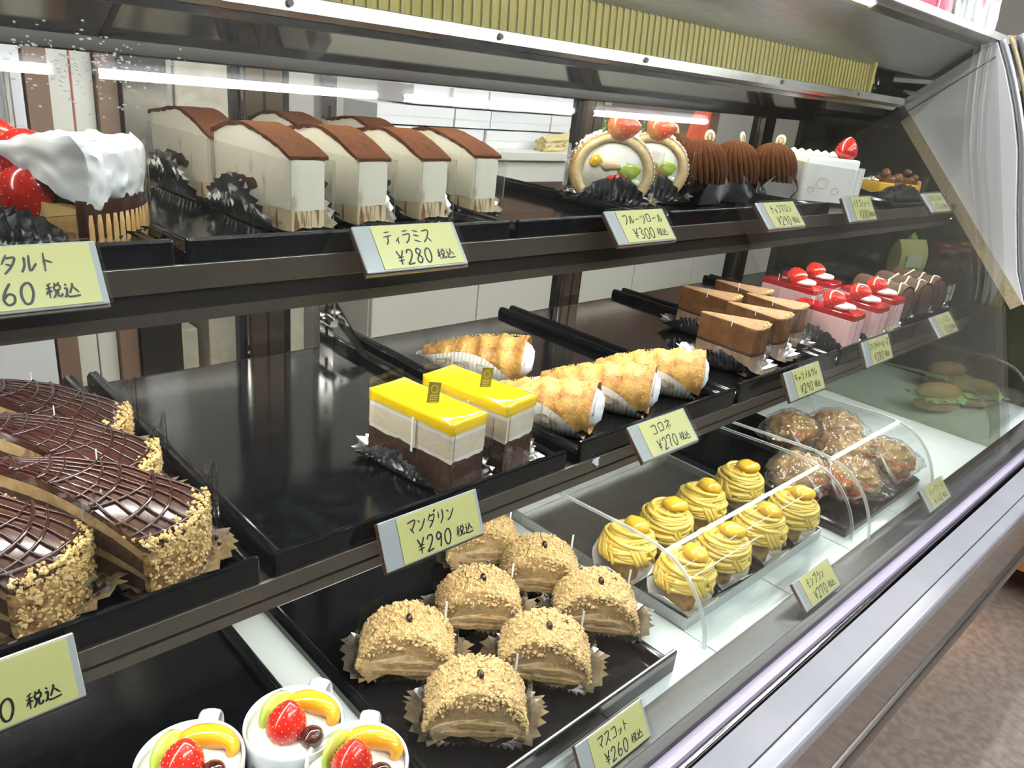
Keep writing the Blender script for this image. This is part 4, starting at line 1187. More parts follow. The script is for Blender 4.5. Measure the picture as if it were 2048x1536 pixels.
c3 = dup(c1, (0, 0, 0), 0, ''); put(c3, (.822, .476), (.745, .585), TZ2, 'pastry horn beside the caramel wedges with its paper towards the aisle')
c4 = dup(c2, (0, 0, 0), 0, ''); put(c4, (.652, .622), (.580, .730), TZ2, 'pastry horn lying alone behind the yellow-glazed cakes')

# ------------------------------------------------------------------ cocoa-dusted caramel wedges
def caramel():
    t = thing('caramel_wedge', 'x', 'cake', group='caramel wedges on the middle shelf')
    L, Wd, H = .098, .062, .070     # tip at +y
    out = [(-.004, L*.5), (-Wd*.5, -L*.40), (-Wd*.30, -L*.475), (0, -L*.5), (Wd*.30, -L*.475), (Wd*.5, -L*.40), (.004, L*.5)]
    def lay(nm, z0, z1, mt, k=1.0):
        MB().prism([(x*k, y*k) for x, y in out], z0, z1).build(nm, mt, t, smooth=False, bevel=.0006, seg=1)
    lay('biscuit_base', .001, .007, 'crumb_base', 1.0)
    lay('caramel_cream', .007, .030, 'caramel_pale', .995)
    lay('caramel_cream', .030, .034, 'sponge_brown', 1.0)
    lay('caramel_mousse', .034, H-.002, 'caramel', .998)
    lay('cocoa_top', H-.002, H, 'cocoa_light', 1.004)
    path = [(-.006, L*.53), (-Wd*.54, -L*.41), (-Wd*.34, -L*.51), (0, -L*.53), (Wd*.34, -L*.51), (Wd*.54, -L*.41), (.008, L*.53)]
    ob('film', film_mesh('film', path, .003, H+.004, seed=3), t)
    cr = MB(); rng = random.Random(2)
    for i in range(26): cr.chunk((rng.uniform(-.02, .02), -L*.49+rng.uniform(0, .006), H+.001), rng.uniform(.0008, .0022), rng)
    cr.build('crumbs', 'crumb_gold', t, smooth=False)
    ob('foil_case', foil_mesh('foil_case', L*.92, Wd*.80, .032, .026, .024, .012, 46, 12, p=2.6), t)
    tape(t, -.028, -.004, .066, .014, .0025, .6)
    return t
ca = caramel()
CA = [(.962, .522, 14, 'caramel wedge in front, nearest the pastry horns'), (1.052, .535, 10, 'caramel wedge second in the front row'), (1.135, .552, 8, 'caramel wedge at the front touching the strawberry mousse'),
      (1.070, .632, 12, 'caramel wedge at the back left with a pale cream side'), (1.165, .630, 6, 'caramel wedge at the back, its whole triangular cocoa top in view')]
for i, (x, y, a, lb) in enumerate(CA):
    if i == 0: ca.location = (x, y, TZ2); ca.rotation_euler = (0, 0, rad(a)); ca['label'] = lb
    else: dup(ca, (x, y, TZ2), rad(a), lb)

# ------------------------------------------------------------------ strawberry mousse
def mousse(seed):
    t = thing('strawberry_mousse', 'x', 'cake', group='strawberry mousse slices on the middle shelf')
    L, Wd, H = .104, .056, .064
    out = [(-.012, L*.5), (-Wd*.42, -L*.46), (-Wd*.30, -L*.5), (Wd*.30, -L*.5), (Wd*.5, -L*.44), (.016, L*.5)]
    def lay(nm, z0, z1, mt, k=1.0): MB().prism([(x*k, y*k) for x, y in out], z0, z1).build(nm, mt, t, smooth=False, bevel=.0006, seg=1)
    lay('sponge_base', .001, .016, 'cream_yellow'); lay('pink_mousse', .016, H-.009, 'mousse_pink', .998); lay('red_jelly', H-.009, H, 'jelly_red', 1.002)
    c = MB()
    def dol(u, v):
        a = u*2*pi; r = .016*sin(pi*v)**.7*(1+.1*cos(7*a)); return (r*cos(a)*.85, -.014+r*sin(a)*1.35-.010*v, H+.012*(1-cos(pi*v))*.5)
    c.grid(dol, 28, 8, cu=True).build('cream_dollop', 'cream_white', t)
    ob('strawberry', strawberry_mesh('strawberry', .0165, .036, seed=seed), t, (.000, .010, H+.010), (rad(78), 0, rad(-8)))
    path = [(-.014, L*.53), (-Wd*.46, -L*.47), (-Wd*.33, -L*.525), (Wd*.33, -L*.525), (Wd*.54, -L*.45), (.019, L*.53)]
    ob('film', film_mesh('film', path, .003, H+.007, seed=seed), t)
    ob('foil_case', foil_mesh('foil_case', L*.96, Wd*.84, .034, .016, .012, .008, 42, 14+seed, p=2.8), t)
    tape(t, -.020, .02, .066, .012, .0022, .6)
    return t
mo = mousse(1)
MO = [(1.215, .500, 2, 'pink strawberry mousse slice in front beside the caramel wedges'), (1.318, .502, 0, 'pink strawberry mousse slice second in the front row'), (1.412, .512, -2, 'pink strawberry mousse slice at the front end, next to the foil-wrapped cakes'),
      (1.318, .618, 4, 'pink strawberry mousse slice in the back row with its long red side showing'), (1.410, .628, 2, 'pink strawberry mousse slice farthest back, half hidden')]
for i, (x, y, a, lb) in enumerate(MO):
    if i == 0: mo.location = (x, y, TZ2); mo.rotation_euler = (0, 0, rad(a)); mo['label'] = lb
    else: dup(mo, (x, y, TZ2), rad(a), lb)

# ------------------------------------------------------------------ dark chocolate logs in foil
def choc_log(seed):
    t = thing('chocolate_log', 'x', 'cake', group='foil-wrapped chocolate logs on the middle shelf')
    L = .10
    def fn(u, v):
        a = lerp(-.25*pi, 1.25*pi, u); r = .036*(1+.03*nz(cos(a), sin(a), v*4, 3, seed))
        return (r*cos(a)*.86, (v-.5)*L, max(.002, .030+r*sin(a)*1.15))
    m = MB().grid(fn, 26, 16)
    m.prism([(0.86*.034*cos(a*pi/12), .030+1.1*.034*sin(a*pi/12)) for a in range(-3, 16)], 0, .001)
    k = len(m.v)
    m.v = m.v[:27*17]+[(p[0], -L*.5+p[2]*1.0, max(.002, p[1])) for p in m.v[27*17:]]
    m.build('chocolate_body', 'sponge_brown', t)
    dz = MB(); rng = random.Random(seed)
    for k in range(3):
        v0 = .12+.28*k; pts = [fn(lerp(.40, .95, i/10), v0+.05*sin(i*.9+k)) for i in range(11)]
        dz.tube([(x*1.02, y, z+.0008) for x, y, z in pts], [.0019*(1-.06*i) for i in range(11)], 6)
        pts = [fn(lerp(.40, .06, i/10), v0+.05*sin(i*.7+k)) for i in range(11)]
        dz.tube([(x*1.02, y, z+.0008) for x, y, z in pts], [.0019*(1-.07*i) for i in range(11)], 6)
    dz.build('white_drizzle', 'cream_yellow', t)
    ob('foil_case', foil_mesh('foil_case', L*.95, .066, .040, .014, .016, .012, 44, seed+70), t)
    p = [(-.036, L*.5), (-.036, -L*.5-.002), (0, -L*.53), (.036, -L*.5-.002), (.036, L*.5)]
    ob('film', film_mesh('film', p, .003, .060, seed=seed), t)
    return t
cl = choc_log(2)
for i, (x, y, a, lb) in enumerate(((1.520, .535, -8, 'dark chocolate log in foil nearest the strawberry mousse'), (1.605, .530, -12, 'dark chocolate log in foil, the middle one with a cream stripe'), (1.690, .532, -16, 'dark chocolate log in bright foil against the divider pane'))):
    if i == 0: cl.location = (x, y, TZ2); cl.rotation_euler = (0, 0, rad(a)); cl['label'] = lb
    else: dup(cl, (x, y, TZ2), rad(a), lb)
# ------------------------------------------------------------------ crumb-coated half-moon cakes
def mascot(seed):
    t = thing('crumb_cake', 'x', 'cake', group='crumb-coated half-moon cakes on the deck')
    W, D, H = .099, .054, .063; rng = random.Random(seed)
    def prof(a):   # half-moon outline in xz, a 0..pi
        x = -cos(a)*W/2*(1+.05*sin(a)); z = .012+(H-.012)*(.80*sin(a)**.75+.20*max(0, sin(a))**4)
        return x, z
    m = MB()
    def fn(u, v, w):
        a = u*pi; x, z = prof(a); y = (v-.5)*D; x *= lerp(.98, 1, w); z = lerp(.008+.004*sin(u*pi*6), z, w)
        q = .0026*nz(x, y, z, 70, seed)+.0012*nz(x, y, z, 190, seed)
        return (x+q, y+(q if v in (0, 1) else 0), z+q)
    m.block(26, 12, 6, fn).build('cake_body', 'crumb_base', t)
    # cream-smeared cut face with two cake layers
    def face(u, v, w):
        a = lerp(.10, .90, u)*pi; x, z = prof(a); x *= .90; z0 = .013; zt = z0+(z-z0)*(.40+.10*nz(u*3, 0, 0, 2, seed))
        zz = lerp(z0, zt, v); q = .0016*nz(x, 0, zz, 90, seed+3)
        return (x, -D/2-.0016+w*.003+q*1.6, zz)
    MB().block(24, 8, 1, face).build('smeared_cream', 'mascot_cream', t)
    for z, hh, wx in ((.0165, .0060, .036), (.0265, .0055, .026)):
        def ly(u, v, w, z=z, hh=hh, wx=wx):
            x = (u-.5)*2*wx; e = sin(pi*min(1, max(0, u)))**.3
            return (x+.003, -D/2-.0034+w*.003+.0014*nz(x, z, 0, 160, seed), z+(v-.5)*hh*e+.0016*nz(x, 0, z, 100, seed))
        MB().block(24, 3, 1, ly).build('cake_layer', 'mascot_layer', t)
    cr = MB()
    for i in range(2000):
        a = rng.uniform(.02, .98)*pi; x, z = prof(a); 
        if i % 5 < 3: y = rng.uniform(-D/2, D/2); k = rng.uniform(.99, 1.03)
        else:
            y = (-D/2-.001 if i % 2 else D/2+.001); k = rng.uniform(.5, 1.0) if i % 2 else rng.uniform(.2, 1)
            if i % 2 and rng.random() > (k-.55)*2.6: continue
        zz = .013+(z-.013)*k
        cr.chunk((x*(.96+.04*k)+rng.gauss(0, .0006), y, zz), rng.uniform(.0007, .0026)*(1.25 if zz > .045 else .9), rng)
    o = cr.build('biscuit_crumbs', 'crumb', t, smooth=False); o['kind'] = 'stuff'
    b = MB(); b.ball((0, 0, 0), .0036, .0052, .0036, 14, 10)
    bo = b.build('coffee_bean', 'coffee_bean', t); bo.location = (.001, -.006, H+.004); bo.rotation_euler = (rad(50), 0, rad(20))
    MB().tube([(0, -.0042+.0084*i/6, .0036*sin(pi*(i+.6)/7.2)) for i in range(7)], .0004, 4).build('bean_groove', 'frame_black', bo)
    path = [(-W*.30, D*.62), (-W*.52, D*.5), (-W*.545, D*.30), (-W*.545, -D*.34), (-W*.52, -D*.5), (W*.52, -D*.5), (W*.545, -D*.34), (W*.545, D*.30), (W*.52, D*.5), (W*.30, D*.62)]
    ob('film', film_mesh('film', path, .006, .056, seed=seed, top=lambda s: .044+.022*abs(2*s-1)**2.5), t)
    o = ob('foil_case', foil_mesh('foil_case', W*.84, D*.92, .020, .020, .024, .020, 46, 40+seed, p=3), t); o.rotation_euler = (0, 0, pi/2)
    tape(t, W*.40, D*.52, .044, .020, .0024, .2)
    return t
ma, mb_ = mascot(1), mascot(2)
MA = [(ma, .418, .415, -40, 'crumb-coated half-moon cake in the very front of its tray, cut face broad'),
      (mb_, .525, .425, -46, 'crumb-coated half-moon cake second from the front near the price tag'),
      (None, .412, .522, -40, 'crumb-coated half-moon cake at the left edge of its tray, next to the mugs'),
      (None, .522, .530, -38, 'crumb-coated half-moon cake in the centre of the group'),
      (None, .632, .444, -46, 'crumb-coated half-moon cake at the right edge beside the clear cover'),
      (None, .630, .536, -44, 'crumb-coated half-moon cake behind the right-edge one, against the clear cover'),
      (None, .610, .624, -34, 'crumb-coated half-moon cake farthest back, touching the price tag above')]
for i, (p, x, y, a, lb) in enumerate(MA):
    if p: p.location = (x, y, TZ3); p.rotation_euler = (0, 0, rad(a)); p['label'] = lb
    else: dup(ma if i % 2 else mb_, (x, y, TZ3), rad(a), lb)

# ------------------------------------------------------------------ steel tray, yellow noodle-topped cups, clear covers
st = thing('steel_tray', 'shallow stainless steel tray under the yellow noodle-topped cups', 'tray', (.90, .525, 0))
MB().box(-.178, .178, -.153, .153, .0005, .0015).build('base', 'steel', st, smooth=False)
for a in ((-.180, .180, -.155, -.1535, 0, .017), (-.180, .180, .1535, .155, 0, .017), (-.180, -.1785, -.1535, .1535, 0, .017), (.1785, .180, -.1535, .1535, 0, .017)):
    MB().box(*a).build('rim', 'steel', st, smooth=False)
def montblanc(seed):
    t = thing('mont_blanc_cup', 'x', 'cake', group='yellow noodle-topped cups in the steel tray')
    rng = random.Random(seed); m = MB()
    for k in range(15):
        z0 = .042+.030*(k/14); R0 = .0355*math.sqrt(max(.05, 1-((k/14)*.80)**2.2)); ph = rng.uniform(0, 6.28); tilt = rng.uniform(-.20, .20); td = rng.uniform(0, 6.28)
        turns = rng.uniform(.9, 1.35); nn = int(26*turns); pts = []
        dr = rng.uniform(-.004, .002)
        for i in range(nn+1):
            a = ph+2*pi*turns*i/nn; rr = R0+dr*i/nn+.0012*sin(3*a+k)
            pts.append((rr*cos(a), rr*sin(a), z0+tilt*rr*cos(a-td)+.0035*i/nn))
        m.tube(pts, .0030, 6)
    for k in range(16):
        a = rng.uniform(0, 6.28); s = rng.uniform(.5, 1.1); pts = []
        for i in range(9):
            q = i/8; aa = a+s*q; r = lerp(.014, .0375, sin(q*pi/2)); z = lerp(.076, .040+rng.uniform(-.001, .001), q**1.6)
            pts.append((r*cos(aa), r*sin(aa), z))
        m.tube(pts, .0029, 6)
    m.ball((0, 0, .052), .030, .030, .026, 20, 12)
    m.build('chestnut_noodles', 'noodle', t)
    MB().lathe([(.018, .003), (.023, .044)], 28).build('sponge_base', 'crust', t)
    ch = MB().ball((0, 0, 0), .0185, .0160, .0105, 24, 14, .12, 1.6, seed).build('candied_chestnut', 'chestnut', t)
    ch.location = (.004, -.006, .082); ch.rotation_euler = (.2, .1, seed)
    ob('silver_cup', splayed_cup('silver_cup', 'cup_pale'), t)
    return t
mb1, mb2 = montblanc(1), montblanc(2)
MBL = [(.752, .402, 4, 'noodle-topped cup at the front corner of the steel tray'), (.842, .405, -5, 'noodle-topped cup second in the front row from the near corner'), (.934, .402, 6, 'noodle-topped cup third in the front row from the near corner'), (1.028, .400, -3, 'noodle-topped cup at the far end of the front row'),
       (.742, .486, 8, 'noodle-topped cup first in the back row, behind the front corner one'), (.832, .490, -6, 'noodle-topped cup second in the back row'), (.922, .492, 3, 'noodle-topped cup third in the back row'), (1.032, .494, 0, 'noodle-topped cup at the far end of the back row')]
for i, (x, y, a, lb) in enumerate(MBL):
    if i < 2: o = (mb1, mb2)[i]; o.location = (x, y, .002); o.rotation_euler = (0, 0, rad(a)); o['label'] = lb
    else: dup((mb1, mb2)[i % 2], (x, y, .002), rad(a), lb)

def cover(x0, x1, label, dy=0.0, dz=0.0):
    """clear acrylic sneeze cover: flat top curving down to the deck in front, open at the ends"""
    P = [(.700, .090), (.600, .092), (.500, .098), (.445, .100), (.405, .095), (.378, .082), (.355, .058), (.340, .028), (.334, .0005)]
    S = smooth_path([(0, y+dy, z*(1+dz)) for y, z in P], 5); th = .004; n = len(S)
    t = thing('clear_cover', label, 'cover', ((x0+x1)/2, .334+dy, 0), group='curved clear covers on the deck')
    off = Vector(((x0+x1)/2, .334+dy, 0))
    def sh(a, b, nm, mt, grow=0.0):
        m = MB(); v = []
        for x in (a, b):
            for sgn in (0, 1):
                for i, p in enumerate(S):
                    d = S[min(i+1, n-1)]-S[max(i-1, 0)]; nn = Vector((0, d.z, -d.y)).normalized()
                    if nn.z > 0: nn = -nn
                    q = p+nn*th*sgn
                    v.append(Vector((x, q.y, max(q.z, .0004)))-off)
        f = []
        for i in range(n-1):
            f += [(i, i+1, 2*n+i+1, 2*n+i), (n+i, 3*n+i, 3*n+i+1, n+i+1)]
            f += [(i, n+i, n+i+1, i+1), (2*n+i, 2*n+i+1, 3*n+i+1, 3*n+i)]
        m.add(v, f); return m.build(nm, mt, t, smooth=True, auto=40)
    sh(x0+.003, x1-.003, 'curved_sheet', 'acrylic')
    sh(x0, x0+.003, 'polished_edge', 'acrylic_edge'); sh(x1-.003, x1, 'polished_edge', 'acrylic_edge')
    return t
cover(.710, 1.118, 'curved clear acrylic cover over the yellow noodle-topped cups')
cover(1.13, 1.40, 'curved clear acrylic cover over the bagged cream puffs', -.02, .12)
cover(1.80, 2.10, 'curved clear acrylic cover over the sandwiches beyond the divider')

# ------------------------------------------------------------------ bagged cream puffs
def text_mesh(s, size):
    cu = bpy.data.curves.new('txt', 'FONT'); cu.body = s; cu.size = size; cu.align_x = 'CENTER'; cu.align_y = 'CENTER'; cu.shear = .25
    o = bpy.data.objects.new('txt', cu); COL.objects.link(o)
    dg = bpy.context.evaluated_depsgraph_get(); me = bpy.data.meshes.new_from_object(o.evaluated_get(dg))
    bpy.data.objects.remove(o); return me
TXT1, TXT2 = text_mesh('Choux a la', .015), text_mesh('Creme', .017)
def puff(seed):
    t = thing('bagged_cream_puff', 'x', 'pastry', group='bagged cream puffs on the deck')
    b = MB()
    rx, ry, rz = .049, .046, .037
    def pt(d, k=1.0, sd=0, amp=1.0):
        c = .26*abs(nz(d.x, d.y, d.z, 2.6, seed+sd))+.10*abs(nz(d.x, d.y, d.z, 5.5, seed+sd))-.10+(.035*nz(d.x, d.y, d.z, 13, seed) if k <= 1 else 0)
        return Vector((d.x*rx, d.y*ry, d.z*rz))*k*(1+amp*c)
    def sphere(nu, nv, k, sd=0, extra=None, amp=1.0):
        def fn(u, v):
            th, ph = u*2*pi, .02+v*(pi-.04); d = Vector((cos(th)*sin(ph), sin(th)*sin(ph), cos(ph)))
            p = pt(d, k, sd, amp)
            if extra: p = extra(p, d)
            p.z = max(p.z+.037, .0015 if k > 1 else .003); return p
        return MB().grid(fn, nu, nv, cu=True)
    sphere(64, 36, 1.0).build('choux_shell', 'puff', t)
    def bg(p, d):
        w = .0050*abs(nz(d.x*3, d.y*3, d.z*3, 2.2, seed+5))+.0040*nz(d.x*6, d.y*6, d.z*6, 2, seed)
        k = 1+.30*max(0, abs(d.x)-.72)/.28
        return Vector((p.x*k, p.y, p.z*(1-.25*max(0, abs(d.x)-.72)/.28)))*(1+w*6)
    bag = sphere(72, 36, 1.12, 0, bg, .8).build('plastic_bag', 'bag', t, smooth=False)
    # printed ribbon and lettering wrapped on the front of the bag
    def onbag(x, z, dz=.0):
        d = Vector((x/ rx, -math.sqrt(max(.05, 1-min(.9, (x/rx)**2)-min(.9, (z/rz)**2)*.5)), z/rz)); d.normalize()
        p = bg(pt(d, 1.12, 0, .8), d)*1.03; p.z += .037; return p
    for me, zc, mt in ((TXT1, .013, 'print_red'), (TXT2, -.004, 'print_red')):
        m2 = me.copy()
        for v in m2.vertices: v.co = onbag(max(-.040, min(.044, v.co.x*.85+.004)), zc+v.co.y*.85)
        m2.materials.clear(); m2.materials.append(MATS[mt]); ob('lettering', m2, bag)
    sw = MB()
    v = []; f = []
    for i in range(21):
        q = i/20; x = lerp(-.030, .026, q); z = .022-.034*sin(q*pi*.8)-.004*q; wd = .0045*sin(pi*q)**.5
        v += [onbag(x, z+wd), onbag(x, z-wd)]
    f = [(2*i, 2*i+1, 2*i+3, 2*i+2) for i in range(20)]
    sw.add(v, f).build('white_swoosh', 'print_white', bag)
    o2 = MB(); v = [] 
    for i in range(15):
        q = i/14; x = lerp(-.020, .030, q); v += [onbag(x, -.019+.004*sin(q*3)), onbag(x, -.0245+.004*sin(q*3))]
    o2.add(v, [(2*i, 2*i+1, 2*i+3, 2*i+2) for i in range(14)]).build('orange_band', 'print_orange', bag)
    return t
pf1, pf2 = puff(3), puff(8)
PF = [(1.335, .560, .004, -30, 0, 'bagged cream puff at the back left of its tray, shell showing'), (1.425, .515, .004, -60, 0, 'bagged cream puff at the back with orange print on its shoulder'),
      (1.172, .462, .004, -10, 0, 'bagged cream puff behind the near clear cover edge'), (1.240, .404, .004, -75, 0, 'bagged cream puff in front, red lettering down its side'),
      (1.318, .452, .012, -50, 0, 'bagged cream puff lying on top between the front ones'), (1.372, .398, .004, -40, 0, 'bagged cream puff at the front end, red script facing the aisle')]
for i, (x, y, z, a, _, lb) in enumerate(PF):
    if i < 2: o = (pf1, pf2)[i]; o.location = (x, y, z); o.rotation_euler = (0, 0, rad(a)); o['label'] = lb
    else: dup((pf1, pf2)[i % 2], (x, y, z), rad(a), lb)

# ------------------------------------------------------------------ dessert mugs
def mug():
    t = thing('dessert_mug', 'x', 'mug', group='white mugs of fruit dessert')
    Rm, H = .0415, .080
    MB().lathe([(.030, .0), (.034, .001), (.0355, .006), (.0385, .035), (Rm, H-.002), (Rm-.0006, H), (Rm-.0022, H-.0004), (Rm-.003, H-.003), (.0355, .05), (.033, .012), (.001, .010)], 56, cap1=False).build('cup', 'ceramic', t, auto=60)
    hp = smooth_path([(0, .040, .066), (0, .056, .071), (0, .066, .060), (0, .064, .040), (0, .052, .024), (0, .036, .020)], 6)
    m = MB(); n = len(hp); v = []
    for i, p in enumerate(hp):
        d = (hp[min(i+1, n-1)]-hp[max(i-1, 0)]).normalized(); nn = Vector((0, -d.z, d.y))
        for a in range(10):
            q = 2*pi*a/10; v.append(p+Vector((.0085*cos(q), 0, 0))+nn*(.0028*sin(q)))
    f = [(i*10+k, i*10+(k+1) % 10, (i+1)*10+(k+1) % 10, (i+1)*10+k) for i in range(n-1) for k in range(10)]
    m.add(v, f).build('handle', 'ceramic', t)
    c = MB()
    def cf(x, y, z):
        r = math.hypot(x, y); return (x, y, z+.0022*nz(x, y, 0, 60)+.0010*nz(x, y, 0, 160))
    c.lathe([(.0382, .070), (.0380, .0735), (.030, .0755), (.020, .0775), (.010, .078), (.001, .078)], 40, cf, cap0=False).build('whipped_cream', 'cream', t)
    s = ob('strawberry', strawberry_mesh('strawberry', .0165, .037, seed=6, seeds=110), t, (-.003, -.012, .072), (rad(-6), rad(4), 0)); 
    # mandarin segment, kiwi slice, dark cherry
    def seg(u, v):
        a = lerp(-.15*pi, 1.15*pi, u); q = v*2*pi; env = max(.05, sin(pi*min(1, max(0, u*.96+.02))))**.55
        return (.0135*cos(a)*1.25+cos(a)*.0075*cos(q)*env, .0075*sin(q)*env*1.1, .0135*sin(a)*.55+sin(a)*.0075*cos(q)*env)
    o = MB().grid(seg, 26, 12, cv=True).build('mandarin_segment', 'orange', t); o.location = (.010, .012, .078); o.rotation_euler = (rad(-58), rad(4), rad(-4)); o.scale = (1.15, 1.5, 1.3)
    k = MB().lathe([(.0165, -.0028), (.0185, -.0018), (.0185, .0018), (.0165, .0028)], 36, lambda x, y, z: (x, z, y)).build('kiwi_slice', 'kiwi', t)
    k.location = (-.017, .006, .078); k.rotation_euler = (rad(-14), rad(0), rad(66))
    MB().lathe([(.0058, -.0031), (.0058, .0031)], 18, lambda x, y, z: (x, z, y)).build('kiwi_core', 'kiwi_core', k)
    ks = MB()
    for i in range(22):
        a = 2*pi*i/22
        for sg in (-1, 1): ks.ball((.0082*cos(a), .0029*sg, .0082*sin(a)), .0004, .0004, .0010, 6, 4)
    ks.build('kiwi_seeds', 'kiwi_seed', k)
    ch = MB().ball((0, 0, 0), .0098, .0098, .0092, 22, 14, .04, 2).build('dark_cherry', 'cherry', t); ch.location = (.021, -.013, .0805)
    # print round the cup
    def wrap(me, zc, off, sc=1.0):
        m2 = me.copy()
        for v in m2.vertices:
            th = -pi/2+off+v.co.x*sc/.0405; z = zc+v.co.y*sc; r = lerp(.0385, .0415, (z-.035)/.045)+.0003
            v.co = (r*cos(th), r*sin(th), z)
        m2.materials.clear(); m2.materials.append(MATS['ink']); return m2
    ob('lettering', wrap(TXT3, .061, -.06), t)
    pb = MB(); 
    for k2 in range(4):
        th = -pi/2+.62+k2*.028
        pb.add([((lerp(.0385, .0415, (z-.035)/.045)+.0003)*cos(th+dt), (lerp(.0385, .0415, (z-.035)/.045)+.0003)*sin(th+dt), z) for dt, z in ((0, .052), (.028, .052), (.028, .066), (0, .066))], [(0, 1, 2, 3)])
    pb.build('tan_mark', 'print_tan', t)
    return t
TXT3 = text_mesh('sweets shop', .0082)
mg = mug(); mg.location = (.243, .454, TZ3); mg.rotation_euler = (0, 0, rad(-52)); mg['label'] = 'white dessert mug farthest back, strawberry on top and shop lettering visible'
dup(mg, (.161, .468, TZ3), rad(-38), 'white dessert mug nearest the empty part of its tray')
dup(mg, (.263, .388, TZ3), rad(-44), 'white dessert mug closest to the crumb-coated cakes')
# ------------------------------------------------------------------ staff side behind the case
def box_part(t, nm, m, a, **k):
    k.setdefault('smooth', False); return MB().box(*a).build(nm, m, t, **k)
# back counter with cupboard doors and drawers
bc = thing('back_counter', 'long cream back counter with plain cupboard doors seen through the rear glass', 'counter', (2.35, 2.0, FLOOR))
box_part(bc, 'worktop', 'cupboard', (-1.02, 2.2, -.02, .62, .915, .945), bevel=.003)
box_part(bc, 'carcass', 'cupboard', (-1.0, 2.18, .02, .6, .05, .915))
box_part(bc, 'plinth', 'frame_black', (-1.0, 2.18, .06, .6, 0, .05))
for i in range(7):
    x0 = -1.0+i*.455
    dr = box_part(bc, 'drawer', 'cupboard', (x0+.003, x0+.452, 0, .02, .74, .91), bevel=.002)
    box_part(dr, 'handle', 'steel', (x0+.17, x0+.28, -.022, -.012, .815, .825), bevel=.002)
    d = box_part(bc, 'door', 'cupboard', (x0+.003, x0+.452, 0, .02, .055, .734), bevel=.002)
    box_part(d, 'handle', 'steel', (x0+.17, x0+.28, -.022, -.012, .66, .67), bevel=.002)
rng = random.Random(11); ZC = FLOOR+.945
names = ('bottom', 'middle', 'top')
ords = ('first', 'second', 'third', 'fourth', 'fifth', 'sixth', 'seventh')
for r in range(3):
    for c in range(6):
        if r == 2 and c == 0: continue
        w = .150; x = 1.46+c*.153+rng.uniform(-.004, .004)+(.02 if r == 1 else 0); zz = ZC+r*.063
        t = thing('cake_box', 'flat white cake box, %s of the %s row stacked on the back counter' % (ords[c], names[r]), 'box', (x, 2.18+rng.uniform(-.015, .015), zz), rng.uniform(-.03, .03), 'white cake boxes stacked on the back counter')
        box_part(t, 'box_body', 'cardboard_white', (-w/2, w/2, -.10, .10, 0, .058), bevel=.0015)
        box_part(t, 'lid_flap', 'cardboard_white', (-w/2-.0006, w/2+.0006, -.1012, -.0995, .026, .0585))
yb = thing('paper_bag', 'crumpled yellow paper bag lying on the counter by the white boxes', 'bag', (2.16, 2.02, ZC))
MB().block(10, 8, 5, lambda u, v, w: ((u-.5)*.19+.012*nz(u*3, v*3, w*3, 2), (v-.5)*.05+.012*nz(u*4, v, w*4, 2, 3), w*(.052+.022*u)*(1-.3*abs(2*v-1))+.006*nz(u*5, v*5, 0, 2)*w)).build('bag_body', 'bag_yellow', yb, smooth=False)
box_part(yb, 'folded_top', 'bag_yellow', (.06, .11, -.02, .015, .05, .085), bevel=.004)
# tall cupboard with brown frame, two cream doors
tc = thing('tall_cupboard', 'tall brown-framed cupboard with narrow cream doors behind the cream tart', 'cupboard', (.545, 2.0, FLOOR))
box_part(tc, 'side_frame', 'wall_brown', (-.095, -.05, 0, .5, 0, 1.9)); box_part(tc, 'side_frame', 'wall_brown', (.047, .09, 0, .5, 0, 1.9)); box_part(tc, 'back_panel', 'wall_brown', (-.05, .047, .06, .5, 0, 1.9))
for x0, x1 in ((-.047, -.002), (.001, .045)):
    d = box_part(tc, 'door', 'cupboard', (x0, x1, .02, .05, 0.04, 1.86), bevel=.002)
box_part(tc, 'red_tape', 'print_red', (-.0022, -.0004, .018, .0195, .9, 1.2))
fr = thing('grey_refrigerator', 'pale grey refrigerator door at the picture edge behind the tart', 'refrigerator', (.30, 2.0, FLOOR))
box_part(fr, 'cabinet', 'cardboard_white', (-.35, .145, 0, .6, .05, 1.8), bevel=.006); box_part(fr, 'handle', 'steel', (.10, .115, -.04, -.01, .7, 1.1), bevel=.004); box_part(fr, 'plinth', 'frame_black', (-.35, .145, .03, .6, 0, .05))
pb = thing('notice_board', 'pale board on dark stand behind the tiramisu slices', 'board', (.85, 1.96, FLOOR))
box_part(pb, 'board', 'stucco', (-.10, .09, 0, .02, 1.0, 1.32), bevel=.004); box_part(pb, 'frame', 'steel_dark', (-.21, -.11, 0.02, .06, 0, 1.5)); box_part(pb, 'post', 'frame_black', (.09, .14, 0.0, .05, 0, 1.5))
for i, (x, w, z, m, lb) in enumerate(((.75, .12, .24, 'stucco', 'speckled beige carton standing on the floor behind the near shelf end'), (1.00, .30, .52, 'bag_yellow', 'large tan carton stacked behind the near half of the middle shelf'))):
    t = thing('carton', lb, 'box', (x, 2.05+.02*i, FLOOR), 0)
    box_part(t, 'carton_body', m if i == 0 else 'stucco', (-w/2, w/2, 0, .3, 0, z+.20), bevel=.003)
    box_part(t, 'packing_tape', 'cloth_orange' if i == 5 else 'bag_yellow', (-.02, .02, -.001, .3, z+.10, z+.2012))
